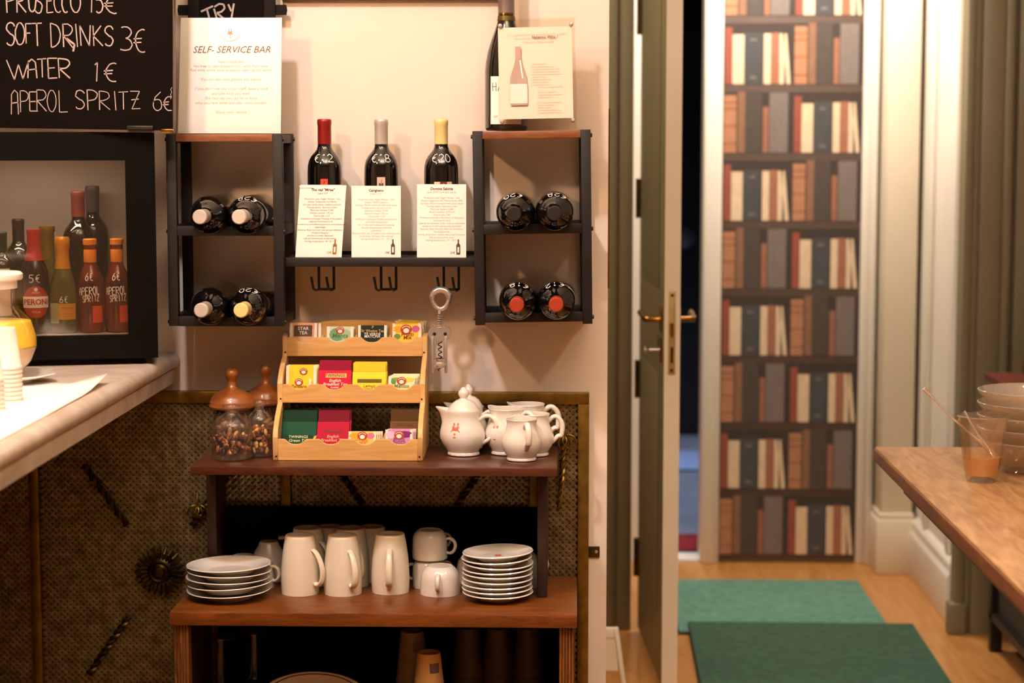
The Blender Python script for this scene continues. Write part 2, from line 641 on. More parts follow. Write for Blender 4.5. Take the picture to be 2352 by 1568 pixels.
# door casing mouldings on the room side
for i, (a, b, d) in enumerate(((JX1 - .012, JX1 + .012, .035), (JX1 + .012, JX1 + .035, .022), (JX1 + .035, JX1 + .105, .03),
                               (JX1 + .105, JX1 + .13, .045), (JX1 + .15, JX1 + .22, .02))):
    struct(MB().box(a, b, PY - d, PY, .0 if i else .0, 2.35).build('trim_%d' % (i + 1), greige, bevel=.004))
struct(MB().box(JX1 - .035, JX1 + .02, PY - .045, PY + .01, 0, .10).build('trim_6', greige, bevel=.004))
struct(MB().box(JX0 - .085, JX0 - .05, PY - .02, PY, 0, 2.35).build('trim_7', greige, bevel=.004))
struct(MB().box(JX0 - .05, JX0, PY - .012, PY, 0, 2.35).build('trim_8', greige, bevel=.004))
# vestibule
VR = 1.262
slab('wall_vestibule_right', white_paint, VR, VR + .1, PY + .12, BY, 0, HC)
slab('wall_vestibule_left', white_paint, -.7, -.6, PY + .12, BY, 0, HC)
DX1 = P(1611, 800, BY).x
DX0 = P(1474, 800, BY).x
BX0, BX1 = P(1654, 800, BY).x, P(1970, 800, BY).x
mb = MB()
mb.box(-.7, DX0, BY, BY + .1, 0, HC)
mb.box(DX1, VR, BY, BY + .1, 0, HC)
mb.box(DX0, DX1, BY, BY + .1, 2.35, HC)
struct(mb.build('wall_vestibule_back', white_paint))
slab('ceiling_vestibule', ceil_m, -.7, VR, PY + .12, BY, 2.9, 2.95)
# skirting along the white vestibule wall, with a stepped top
mb = MB()
mb.prism([(VR, 0), (VR - .03, 0), (VR - .03, .15), (VR - .02, .165), (VR - .022, .19), (VR - .01, .205), (VR, .21)], PY + .12, BY - .2)
struct(mb.build('baseboard_right', white_paint, bevel=.003))
mb = MB()
mb.box(VR - .014, VR, PY + .2, PY + .26, .21, 2.8)
mb.box(VR - .014, VR, BY - .42, BY - .36, .21, 2.8)
struct(mb.build('trim_9', white_paint, bevel=.004))
# pilaster
px0, px1 = P(2026, 900, 7.16).x, P(2106, 900, 7.16).x
mb = MB()
mb.box(px0 + .004, px1 - .006, 7.17, BY, .2, 2.9)
mb.box(px0 - .012, px1 + .006, 7.15, BY, 0, .2)
mb.box(px0 - .004, px1 + .0, 7.16, BY, .2, .222)
struct(mb.build('trim_10', cream_paint, bevel=.005))
# frame around the book-printed door
for i, (a, b, d) in enumerate(((DX1, DX1 + .05, .05), (DX1 + .05, BX0, .025), (BX1, BX1 + .03, .03), (BX1 + .03, BX1 + .055, .05),
                               (BX1 + .055, px0, .015))):
    struct(MB().box(a, b, BY - d, BY, 0, 2.6).build('trim_%d' % (11 + i), white_paint, bevel=.005))
# dark room beyond
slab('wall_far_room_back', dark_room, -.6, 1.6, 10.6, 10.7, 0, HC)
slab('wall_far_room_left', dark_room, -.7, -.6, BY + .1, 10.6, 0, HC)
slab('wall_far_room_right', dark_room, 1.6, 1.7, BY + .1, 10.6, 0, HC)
slab('trim_16', white_paint, DX0, DX1, BY - .03, BY + .1, 0, .012)
# brass strip on the wall's corner
a, b = P(1396, 250, W), P(1396, 662, W)
tag(MB().box(WX1 - .0005, WX1 + .003, W + .0, W + .03, b.z, a.z).build('brass_corner_strip', brass_handle),
    'thin vertical brass strip on the edge of the cream wall', 'strip')

# ------------------------------------------------------------------ the book-printed door (a flat print on a door leaf)
bk = {k: mat('book_print_' + k, c, .6, var=.12, scale=30, stretch=(3, 3, 1)) for k, c in dict(
    orange='#ad7a5c', brown='#86624c', dark='#4a423e', slim='#96644e', grey='#756c68', gap='#3a302c', red='#924c3e', cream='#d9c3a6',
    blue='#444649', rust='#9c6650', shelf='#54443c', band='#8b5a40').items()}
bkn = list(bk)
bi = {k: i for i, k in enumerate(bkn)}
dl = thing('door_2', 'tall door covered in a print of bookshelves', 'door', ((BX0 + BX1) / 2, BY - .004, 0))
dl['kind'] = 'structure'
hw = (BX1 - BX0) / 2
MB().box(-hw, hw, -.018, .003, .012, 2.5).build('leaf', bk['shelf'], dl, bevel=.002)
mb = MB()
pitch = .2485
for row in range(9):
    z0 = .03 + row * pitch
    for blk in range(2):
        xa = -hw + blk * hw
        u = hw / 157.0
        zz = pitch / 153.0

        def rect(x0, x1, h0, h1, k, lean=0, lay=1):
            y = -.0182 - .0002 * lay
            mb.add([(xa + x0 * u, y, z0 + h0 * zz), (xa + x1 * u, y, z0 + h0 * zz), (xa + (x1 - lean) * u, y, z0 + h1 * zz),
                    (xa + (x0 - lean) * u, y, z0 + h1 * zz)], [(0, 1, 2, 3)], bi[k])
        rect(0, 157, 0, 137, 'gap', 0, 1)
        if (row + blk) % 2 == 0:
            rect(2, 30, 2, 130, 'orange', 0, 2)
            for hh in (20, 60, 98, 112):
                rect(2, 30, hh, hh + 4, 'band', 0, 3)
            rect(33, 50, 2, 138, 'brown', 0, 2)
            rect(52, 86, 2, 140, 'dark', 0, 2)
            rect(90, 102, 2, 104, 'slim', 0, 2)
            rect(104, 146, 2, 136, 'grey', 0, 2)
            rect(106, 112, 4, 132, 'dark', 0, 1)
        else:
            rect(3, 19, 2, 128, 'red', 0, 2)
            rect(20, 46, 2, 112, 'cream', 0, 2)
            rect(48, 86, 2, 116, 'blue', 0, 2)
            for hh in (14, 98):
                rect(60, 74, hh, hh + 5, 'grey', 0, 3)
            rect(90, 106, 2, 114, 'cream', 0, 2)
            rect(107, 124, 2, 116, 'rust', 0, 2)
            rect(125, 136, 2, 114, 'cream', 0, 2)
            rect(142, 151, 2, 114, 'cream', 10, 2)
        # darker board edge under each row
mb.build('book_print', [bk[k] for k in bkn], dl)

# ------------------------------------------------------------------ floor mats
def fmat(name, label, m, x0, x1, y0, y1, z, rotz=0):
    t = thing(name, label, 'mat', ((x0 + x1) / 2, (y0 + y1) / 2, z), (0, 0, rotz))
    hx, hy = (x1 - x0) / 2, (y1 - y0) / 2
    MB().box(-hx, hx, -hy, hy, 0, .006).build('backing', mat_rubber, t, bevel=.002)
    MB().box(-hx + .003, hx - .003, -hy + .003, hy - .003, .006, .011).build('pile', m, t, bevel=.002)
    return t


y1, y0 = PZ(1800, 1338, 0).y, PZ(1800, 1438, 0).y
fmat('door_mat', 'lighter green mat lying inside the doorway by the book door', mat_green, P(1530, 1340, y1).x, PZ(1975, 1342, 0).x, y0 - .12, y1, .001, R(.5))
y1 = PZ(1800, 1436, .012).y
fmat('door_mat', 'darker green mat lying in front of the doorway, overlapping the lighter mat', mat_dark, P(1574, 1436, y1).x, P(2092, 1436, y1).x, y1 - 1.5, y1, .013, R(-.6))
fmat('door_mat', 'small red mat on the floor of the dark room', mat('red_mat_pile', '#8e1420', .95, var=.2, scale=40), DX0 - .2, DX1 + .25,
     PZ(1580, 1283, 0).y + .12, PZ(1580, 1231, 0).y, 0)
fmat('floor_runner', 'light blue runner on the floor of the dark room', mat('blue_runner_pile', '#8fa6d6', .9, var=.1, scale=40), DX0 - .3, DX1 + .5,
     PZ(1580, 1082, 0).y, PZ(1580, 1040, 0).y, 0)
# round glass boss on the dark far door
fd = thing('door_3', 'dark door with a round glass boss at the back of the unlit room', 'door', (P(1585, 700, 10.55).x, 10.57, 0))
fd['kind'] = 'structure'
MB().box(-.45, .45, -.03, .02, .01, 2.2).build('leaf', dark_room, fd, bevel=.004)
MB().lathe([(0, .025), (.04, .02), (.055, .006), (.06, 0)], 24, T=Matrix.Translation(((P(1572, 545, 10.52) - fd.location).x, -.03, P(1572, 545, 10.52).z)) @ Matrix.Rotation(PI / 2, 4, 'X')).build(
    'boss', mat('grey_glass_boss', '#6d6a70', .2, var=.2, scale=30), fd, smooth=40)

# ------------------------------------------------------------------ the open door
HX, HY = JX0 + .022, PY - .02
LL = HY - 5.60
fx = P(1525, 800, 5.60).x
ang = math.atan2(HY - 5.60, fx - HX)     # direction of the leaf from the hinge towards the room
door = thing('door_1', 'greige panelled door standing open beside the cream wall', 'door', (HX, HY, 0), (0, 0, -ang))
door['kind'] = 'structure'
# local x runs from hinge to free edge, local y = +, towards the passage side
TH = .046
mb = MB().box(.0, LL, 0, TH, .015, 2.2, 0)
lf = mb.build('leaf', [greige], door, bevel=.002)
MB().box(LL, LL + .002, .0005, TH - .0005, .015, 2.2).build('edge_lipping', cream_paint, door)
for z0, z1 in ((.2, .9), (1.15, 2.05)):
    MB().box(.11, LL - .12, -.003, 0, z0, z1).build('raised_panel', greige, door, bevel=.002)
zl = P(1540, 668, 5.6).z, P(1540, 860, 5.6).z
pl = MB().box(LL + .002, LL + .0045, .012, TH - .014, zl[1], zl[0]).build('lock_plate', mat('pale_brass', '#b79d66', .35, metal=.45, var=.15, scale=40), door, bevel=.001)
zc = (zl[0] + zl[1]) / 2
MB().box(LL + .0045, LL + .010, .017, TH - .019, zc - .012, zc + .03).build('latch_bolt', brass_handle, pl, bevel=.002)
MB().box(LL + .0045, LL + .0055, .018, TH - .02, zc - .085, zc - .04).build('dead_bolt', brass_dark, pl)
for zz in (zl[0] - .012, zl[1] + .012):
    MB().lathe([(0, .002), (.004, .0015), (.005, 0)], 12, T=Matrix.Translation((LL + .0045, TH / 2 - .001, zz)) @ Matrix.Rotation(PI / 2, 4, 'Y')).build('screw', brass_dark, pl, smooth=40)
zh = P(1500, 737, 5.6).z
for sgn, y0 in ((-1, 0), (1, TH)):
    MB().box(LL - .075, LL - .035, min(y0, y0 + sgn * .006), max(y0, y0 + sgn * .006), zh - .035, zh + .035).build('rosette', brass_handle, door, bevel=.002)
    y = y0 + sgn * .045
    MB().tube([(LL - .055, y0, zh), (LL - .055, y0 + sgn * .035, zh), (LL - .06, y, zh), (LL - .10, y + sgn * .004, zh + .003), (LL - .165, y + sgn * .006, zh + .01)],
              [.008, .008, .009, .008, .009], 10).build('lever_handle', brass_handle, door, smooth=50)
zk = P(1490, 808, 5.6).z
MB().box(LL - .07, LL - .04, -.006, 0, zk - .035, zk + .035).build('key_escutcheon', brass_handle, door, bevel=.002)
k = MB()
k.lathe([(0, 0), (.005, 0), (.005, .03), (0, .03)], 10, T=Matrix.Translation((LL - .055, -.006, zk)) @ Matrix.Rotation(PI / 2, 4, 'X'))
k.tube([(LL - .055, -.048, zk + .012 * 0), (LL - .055, -.036, zk)], .002, 6)
k.lathe([(.006, -.001), (.012, -.001), (.012, .001), (.006, .001), (.006, -.001)], 14, T=Matrix.Translation((LL - .055, -.048, zk)) @ Matrix.Rotation(PI / 2, 4, 'X'))
k.build('key', dull_steel, door, smooth=40)
for v0, v1 in ((-20, 80), (410, 500), (826, 912), (1234, 1320)):
    za, zb = P(1456, v0, PY).z, P(1456, v1, PY).z
    h = MB().tube([(-.012, -.004, zb), (-.012, -.004, za)], .0095, 10).build('hinge', brass_dark, door, smooth=40)
    MB().box(-.004, .03, -.0015, 0, zb + .005, za - .005).build('hinge_leaf', brass_dark, h)

# ------------------------------------------------------------------ woven brass wall screen
SY = 4.427
ST = P(900, 900, SY).z
SB = .06
scr = thing('brass_wall_screen', 'brass framed wall screen of woven metal strips below the wine shelves', 'screen', (0, SY, 0))
stiles = [(P(68, 1200, SY).x, P(90, 1200, SY).x), (P(643, 1000, SY).x, P(666, 1000, SY).x), (P(1216, 1000, SY).x, P(1242, 1000, SY).x),
          (P(1327, 1000, SY).x, P(1353, 1000, SY).x)]
sx0 = -1.75
RH = .0265
MB().box(sx0, stiles[3][1], -.003, .02, ST - RH, ST).build('top_rail', brass_old, scr, bevel=.002)
MB().box(sx0, stiles[3][1], -.003, .02, SB, SB + RH).build('bottom_rail', brass_old, scr, bevel=.002)
for a, b in stiles:
    MB().box(a, b, -.002, .019, SB + RH, ST - RH).build('stile', brass_old, scr, bevel=.002)
rects = [(sx0, stiles[0][0]), (stiles[0][1], stiles[1][0]), (stiles[1][1], stiles[2][0]), (stiles[2][1], stiles[3][0])]
z0, z1 = SB + RH, ST - RH
sp, wd = .0150, .0078


def weave(x0, x1, z0, z1):
    mb = MB()
    half = sp / 2
    for fam in (1, -1):
        # strips x*fam + z = c ; crossings alternate over and under
        lo, hi = (x0 + z0, x1 + z1) if fam == 1 else (z0 - x1, z1 - x0)
        c0 = math.floor(lo / sp) * sp
        k = 0
        while c0 + k * sp < hi + sp:
            c = c0 + k * sp
            i = round(c / sp)
            k += 1
            # z = c - fam*x
            xa, xb = x0, x1
            if fam == 1:
                xa, xb = max(xa, c - z1), min(xb, c - z0)
            else:
                xa, xb = max(xa, z0 - c), min(xb, z1 - c)
            if xb - xa < .004:
                continue
            j0, j1 = math.floor(xa / half), math.ceil(xb / half)
            n = Vector((fam * 1.0, 1.0)).normalized() * wd * .5
            vs, fs = [], []
            for j in range(j0, j1 + 1):
                x = min(max(j * half, xa), xb)
                z = c - fam * x
                # the other family's index at this crossing
                q = (z - fam * x) if fam == 1 else (x + z)
                ph = math.cos(PI * (q / sp + i + (0 if fam == 1 else 1)))
                y = .009 - .0022 * ph
                vs.append((x - n.x, y, z - n.y))
                vs.append((x, y - .0012, z))
                vs.append((x + n.x, y, z + n.y))
            m = len(vs) // 3
            for t in range(m - 1):
                a = 3 * t
                fs += [(a, a + 1, a + 4, a + 3), (a + 1, a + 2, a + 5, a + 4)]
            mb.add(vs, fs)
    return mb


for a, b in rects:
    o = weave(a + .001, b - .001, z0 + .001, z1 - .001).build('woven_mesh', brass_weave, scr, smooth=60, kind='stuff')
MB().box(sx0, stiles[3][1], .0155, .0185, z0, z1).build('backing_sheet', mat('dark_backing', '#15110c', .7, var=.2, scale=20), scr)


def rope(x0, z0_, x1, z1_, r=.004, turns=None):
    mb = MB()
    d = Vector((x1 - x0, 0, z1_ - z0_))
    L = d.length
    t = d.normalized()
    s = Vector((0, 1, 0)).cross(t)
    n = int(L / .0045)
    for ph in (0, PI):
        pts = []
        for i in range(n + 1):
            a = i * .0045 / .016 * 2 * PI / 2 + ph
            pts.append(Vector((x0, 0, z0_)) + t * (L * i / n) + s * (r * .8 * math.cos(a)) + Vector((0, -.003 + r * .8 * math.sin(a), 0)))
        mb.tube(pts, r * .75, 5)
    return mb


def rosette(cx, cz, r):
    mb = MB()
    prof = [(0, .024), (r * .18, .022), (r * .26, .014), (r * .32, .013), (r * .40, .017), (r * .46, .012), (r * .55, .010), (r * .55, 0)]
    mb.lathe(prof, 28, T=Matrix.Translation((cx, 0, cz)) @ Matrix.Rotation(PI / 2, 4, 'X'))
    for i in range(24):
        a = 2 * PI * i / 24
        mb.tube([(cx + r * .5 * math.cos(a), -.009, cz + r * .5 * math.sin(a)), (cx + r * .75 * math.cos(a), -.012, cz + r * .75 * math.sin(a)),
                 (cx + r * math.cos(a), -.003, cz + r * math.sin(a))], [r * .05, r * .075, r * .05], 6)
    return mb


def flourish(cx, cz, s):
    mb = MB()
    for k in range(7):
        a = R(90 + (k - 3) * 42)
        pts = []
        for i in range(8):
            t = i / 7
            b = a + (1 if k > 3 else -1 if k < 3 else 0) * t * 1.6
            pts.append((cx + s * t * math.cos(b), -.004 - .008 * math.sin(PI * t), cz + s * t * math.sin(b)))
        mb.tube(pts, [.0035 - .0022 * i / 7 for i in range(8)], 6)
    mb.lathe([(0, .01), (s * .2, .007), (s * .25, 0)], 12, T=Matrix.Translation((cx, 0, cz)) @ Matrix.Rotation(PI / 2, 4, 'X'))
    return mb


for a, b in rects[1:3]:
    cx = (a + b) / 2
    cz = P(372, 1310, SY).z
    rosette(cx, cz, .056).build('rosette', brass_dark, scr, smooth=45)
    for sx in (-1, 1):
        for sz in (-1, 1):
            ex = cx + sx * ((b - a) / 2 - .02)
            ez = cz + sz * min(z1 - cz - .02, 1.62 * ((b - a) / 2 - .02))
            k, k2 = .29, .66
            rope(cx + (ex - cx) * k, cz + (ez - cz) * k, cx + (ex - cx) * k2, cz + (ez - cz) * k2, .0058).build('twisted_bar', brass_dark, scr, smooth=60)
p = P(455, 1162, SY)
flourish(p.x, p.z, .03).build('leaf_ornament', brass_old, scr, smooth=60)
p = P(1297, 1000, SY)
flourish(p.x, p.z, .036).build('leaf_ornament', brass_old, scr, smooth=60)
q = P(1286, 1165, SY)
rope(p.x, p.z, q.x, q.z, .0045).build('twisted_bar', brass_old, scr, smooth=60)
# catch on the wall beside the screen
c = P(1365, 1266, W)
br = thing('catch_plate', 'small brass catch plate screwed beside the wall screen', 'bracket', (c.x, W, c.z))
MB().box(-.016, .012, -.004, 0, -.013, .012).build('plate', brass_dark, br, bevel=.001)
MB().lathe([(0, .004), (.003, .0035), (.004, 0)], 12, T=Matrix.Translation((.004, -.004, 0)) @ Matrix.Rotation(PI / 2, 4, 'X')).build('screw', dull_steel, br, smooth=40)

# ------------------------------------------------------------------ marble bar counter on the left
CX = -.881
CT = CAMH - .4816
mb = MB()
prof = []
for i in range(9):
    a = R(90 - 180 * i / 8)
    prof.append((CX - .019 + .019 * math.cos(a), CT - .019 + .019 * math.sin(a)))
mb.prism([(-2.2, CT)] + prof + [(-2.2, CT - .038)], 1.6, W - .001)
ct = thing('bar_counter', 'thick marble bar counter running in from the near left', 'counter', (0, 0, 0))
mb.build('marble_top', marble, ct, smooth=40)
mb = MB()
mb.prism([(-2.2, CT - .038), (CX - .012, CT - .038), (CX - .010, CT - .045), (CX - .012, CT - .06), (CX - .012, CT - .069), (-2.2, CT - .069)], 1.6, W - .004)
mb.build('marble_fascia', marble, ct, smooth=30)
MB().box(-2.2, -1.5, 1.7, W - .03, 0, CT - .069).build('base', mat('counter_base', '#2a1d14', .6, var=.2, scale=5), ct)

# ------------------------------------------------------------------ framed board above
a, b = P(648, 2, W), P(1162, 2, W)
wb = thing('framed_board', 'brown framed board hung above the wine shelf, only its lower edge showing', 'board', ((a.x + b.x) / 2, W, a.z))
hw = (b.x - a.x) / 2
MB().box(-hw, hw, -.022, 0, 0, .03).build('frame', red_wood, wb, bevel=.003)
MB().box(-hw, hw, -.012, 0, .03, .5).build('panel', chalkb, wb)

# ------------------------------------------------------------------ wine racks
def rack(label, x0, x1, v0, v1, uc, yf, yb, rot, rails_v):
    zb = P(uc, v1, yf).z
    zt = P(uc, v0, yf).z
    w_, h, d = x1 - x0, zt - zb, yb - yf
    t = thing('wine_rack', label, 'rack', (x0, yf, zb), rot)
    s = .021
    for x in (0, w_ - s):
        for y in (0, d - s):
            MB().box(x, x + s, y, y + s, 0, h).build('post', metal_black, t, bevel=.0012)
    MB().box(s, w_ - s, .001, d - .001, h - .017, h - .001).build('top_board', rust_wood, t, bevel=.0015)
    for x in (0, w_ - s):
        MB().box(x + .002, x + s - .002, s, d - s, h - .02, h - .002).build('top_side_rail', metal_black, t)
    zs = []
    for v in rails_v:
        za = P(uc, v, yf).z - zb
        zs.append(za)
        for y in (0, d - s):
            MB().box(s, w_ - s, y + .001, y + s - .001, za - .021, za).build('rail', metal_black, t, bevel=.0012)
        for x in (0, w_ - s):
            MB().box(x + .001, x + s - .001, s, d - s, za - .021, za).build('side_rail', metal_black, t, bevel=.0012)
        MB().box(s, w_ - s, s, d - s, za - .021, za - .0175).build('shelf_plate', metal_black, t)
        for x, sg in ((0, -1), (w_, 1)):
            MB().lathe([(0, .004), (.004, .0035), (.005, 0)], 10, T=Matrix.Translation((x, .01, za - .012)) @ Matrix.Rotation(sg * PI / 2, 4, 'Y')).build('bolt', black_plastic, t, smooth=40)
    for x, sg in ((0, -1), (w_, 1)):
        for y in (.01, d - .01):
            MB().lathe([(0, .004), (.004, .0035), (.005, 0)], 10, T=Matrix.Translation((x, y, h - .012)) @ Matrix.Rotation(sg * PI / 2, 4, 'Y')).build('bolt', black_plastic, t, smooth=40)
    return t, zb, zs


YF, YB = 4.265, 4.4465
xl0, xl1 = P(384, 520, YF).x, P(650, 520, YF).x
rkL, zbL, zsL = rack('black metal wine rack under the white bar sign, four bottles lying in it', xl0, xl1, 307, 749, 517, YF, YB, (0, 0, 0), (519, 727))
xr0, xr1 = P(1091.5, 520, YF).x, P(1362, 520, YF).x
rkR, zbR, zsR = rack('black metal wine rack by the wall corner under the acrylic stand', xr0, xr1, 301, 747, 1092, YF - .004, YB - .006, (0, R(-.8), R(1.2)), (516, 719))
# middle shelf between them
ms0, ms1 = xl1 - .0, xr0 + .004
zs_ = P(870, 592, 4.283).z
msh = thing('metal_shelf', 'black metal shelf spanning between the two wine racks', 'shelf', ((ms0 + ms1) / 2, 4.283, zs_))
hw = (ms1 - ms0) / 2 - .001
MB().box(-hw, hw, 0, .012, -.019, 0).build('front_lip', metal_black, msh, bevel=.0012)
MB().box(-hw, hw, .012, .163, -.006, -.0015).build('shelf_plate', metal_black, msh)
MB().box(-hw, hw, .152, .163, -.0015, .006).build('back_lip', metal_black, msh)

# hooks
for i, (u, ul) in enumerate(((750, 'below the red-capped bottle'), (893, 'below the silver-capped bottle'), (1037, 'carrying the corkscrew'))):
    c = P(u, 612, 4.36)
    h = thing('double_hook', 'black wire double hook %s under the shelf' % ul, 'hook', (c.x, 4.36, zs_ - .019), group='hooks under the shelf')
    MB().box(-.02, .02, -.006, .006, .0, .0128).build('clip', metal_black, h)
    zb = -.055
    for x in (-.017, .016):
        MB().tube([(x, 0, .002), (x, 0, zb), (x - .004, -.02, zb - .001), (x - .008, -.034, zb + .004), (x - .012, -.036, zb + .03)], .0029, 8).build('prong', black_plastic, h, smooth=60)
    MB().tube([(-.017, 0, zb), (.016, 0, zb)], .0029, 8).build('cross_bar', black_plastic, h, smooth=60)

# ------------------------------------------------------------------ wine bottles
BORD = [(0, .004), (.020, .001), (.033, 0), (.0372, .004), (.0378, .012), (.038, .185), (.0372, .198), (.0345, .210), (.0295, .2195), (.0235, .2265), (.018, .233),
        (.0152, .240), (.0146, .250), (.0143, .285)]
CAPP = [(.0149, .2445), (.0149, .2866), (.0156, .288), (.0158, .2955), (.0152, .2985), (.0135, .300), (0, .3002)]


def wine_bottle(label, cap, loc, rot=(0, 0, 0), price=None, pang=-90, group=None, glassm=wine_glass, neck_label=None, capz=.2445, px=0, pz=.205, psz=.016, prof=None):
    prof = prof or BORD
    t = thing('wine_bottle', label, 'bottle', loc, rot, group)
    MB().lathe(prof, 36).build('glass_body', glassm, t, smooth=50)
    cp = [(r, z) if z > .25 else (r, capz) for r, z in CAPP]
    MB().lathe(cp, 28).build('capsule', cap, t, smooth=40)
    if price:
        mb = MB()
        fn = wrap(prof, pang, .0008, .034)
        word(mb, price, px - len(price) * psz * .42, pz, psz * .72, psz, psz * .18, psz * .085, fn, 0, psz * .03)
        mb.build('price_mark', white_ink, t)
    if neck_label:
        neck_label(t)
    return t


cap_red = mat('red_capsule', '#8e1f1c', .35, metal=.3, var=.1, scale=20)
cap_silver = mat('silver_capsule', '#c2b7ae', .4, metal=.35, var=.1, scale=30)
cap_cream = mat('cream_capsule', '#ddc684', .4, var=.06, scale=20)
cap_dark = mat('black_capsule', '#2a2624', .35, metal=.3, var=.1, scale=20)
cap_terra = mat('terracotta_capsule', '#a63a24', .4, metal=.2, var=.1, scale=20)
lab_red = mat('red_label', '#d2402a', .6, var=.08, scale=30)
lab_cream = mat('cream_label', '#d9c498', .6, var=.05, scale=30)
lab_wine = mat('wine_red_label', '#6a1a24', .6, var=.1, scale=30)
lab_pink = mat('pinkish_label', '#c9ac98', .6, var=.05, scale=30)


def lab1(t):
    mb = MB()
    fn = wrap(BORD, -90, .0005)
    patch(mb, (-.0115, .0045, .02, .170), fn, 0, 6)
    mb.ribbon([(-.003, .154), (-.005, .160), (-.0025, .163), (-.004, .166)], .0016, wrap(BORD, -90, .0009), 1)
    mb.build('label', [lab_red, ink_dark], t)


def lab2(t):
    mb = MB()
    fn = wrap(BORD, -90, .0005)
    patch(mb, (-.013, .005, .02, .174), fn, 0, 6)
    f2 = wrap(BORD, -90, .0009)
    for sx in (-1, 1):
        disc(mb, -.004 + sx * .003, .158, .0022, .0035, f2, 1, 8, 2)
    disc(mb, -.004, .154, .002, .004, f2, 1, 8, 2)
    mb.ribbon([(-.004, .154), (-.0035, .166), (-.002, .168)], .001, f2, 1)
    mb.build('label', [lab_pink, ink_dark], t)


def lab3(t):
    mb = MB()
    fn = wrap(BORD, -90, .0005)
    patch(mb, (-.020, .020, .02, .164), fn, 0, 10)
    f2 = wrap(BORD, -90, .0009)
    patch(mb, (-.007, .008, .02, .1645), f2, 1, 6)
    disc(mb, .0005, .155, .004, .005, wrap(BORD, -90, .0012), 0, 10, 2)
    mb.build('label', [lab_cream, lab_wine], t)


for u, cap, cz, pr, nl, lb in ((747, cap_red, .2415, '€12', lab1, 'dark wine bottle with red capsule standing on the shelf'),
                               (877, cap_silver, .2425, '€18', lab2, 'dark wine bottle with silver capsule standing on the shelf'),
                               (1014, cap_cream, .2425, '€20', lab3, 'dark wine bottle with cream capsule standing on the shelf')):
    c = P(u, 500, 4.375)
    wine_bottle(lb, cap, (c.x, 4.375, zs_ - .0015), (0, 0, R(10)), pr, -100, 'standing wine bottles', neck_label=nl, capz=cz, pz=.2065, px=.002, psz=.017)

# lying bottles, necks towards the room
def lying(label, cap, u, v, price, rackn, rr):
    c = P(u, v, 4.25)
    z = rackn + .0414
    return wine_bottle(label, cap, (c.x, 4.436, z), (R(90), R(rr), 0), price, 90, 'wine bottles lying in the racks', px=0, pz=.203, psz=.015, prof=[(r * 1.09, z) if z < .23 else (r, z) for r, z in BORD])


pz_ = [zbL + z - .0175 + .0006 for z in zsL]
lying('wine bottle with pale silver cap lying in the bar-sign rack, upper tier nearer the fridge', cap_silver, 481, 493, None, pz_[0], 0)
lying('wine bottle marked 28 with white cap lying in the upper tier of the bar-sign rack', mat('white_capsule', '#cfc3b6', .4, metal=.3, var=.05, scale=20), 569, 493, '€28', pz_[0], 6)
lying('wine bottle with pale silver cap lying in the bar-sign rack, lower tier nearer the fridge', cap_silver, 484, 704, None, pz_[1], 0)
lying('wine bottle marked 20 with cream cap lying in the lower tier of the bar-sign rack', cap_cream, 573, 704, '€20', pz_[1], 4)
pz_ = [zbR + z - .0175 + .0040 for z in zsR]
lying('wine bottle with black cap lying in the corner rack, upper tier nearer the shelf', cap_dark, 1184, 490, '€20', pz_[0], -8)
lying('wine bottle with black cap lying in the corner rack, upper tier nearer the door', cap_dark, 1274, 488, '€28', pz_[0] + .0012, 8)
lying('wine bottle with red cap lying in the corner rack, lower tier nearer the shelf', cap_terra, 1190, 704, '€18', pz_[1], 4)
lying('wine bottle with red cap lying in the corner rack, lower tier nearer the door', cap_terra, 1278, 703, '€12', pz_[1] + .0012, -6)

# ------------------------------------------------------------------ printed cards on the shelf
def lines_block(mb, rows, x, z, dz, size, fn, mi, **kw):
    for r_ in rows:
        if r_:
            put_text(mb, r_, x, z, size, fn, mi, **kw)
        z -= dz


def tiny_bottle(mb, x, z, h, fn, mi, mi2):
    w_ = h * .13
    patch(mb, (x - w_, x + w_, z, z + h * .62), fn, mi, 2)
    mb.add([fn(x - w_, z + h * .62), fn(x + w_, z + h * .62), fn(x + w_ * .35, z + h * .75), fn(x - w_ * .35, z + h * .75)], [(0, 1, 2, 3)], mi)
    patch(mb, (x - w_ * .35, x + w_ * .35, z + h * .75, z + h), fn, mi, 2)
    f2 = lambda a, b: tuple(Vector(fn(a, b)) + Vector((0, -.0002, 0)))
    patch(mb, (x - w_ * .45, x + w_ * .45, z + h * .14, z + h * .5), f2, mi2, 2)


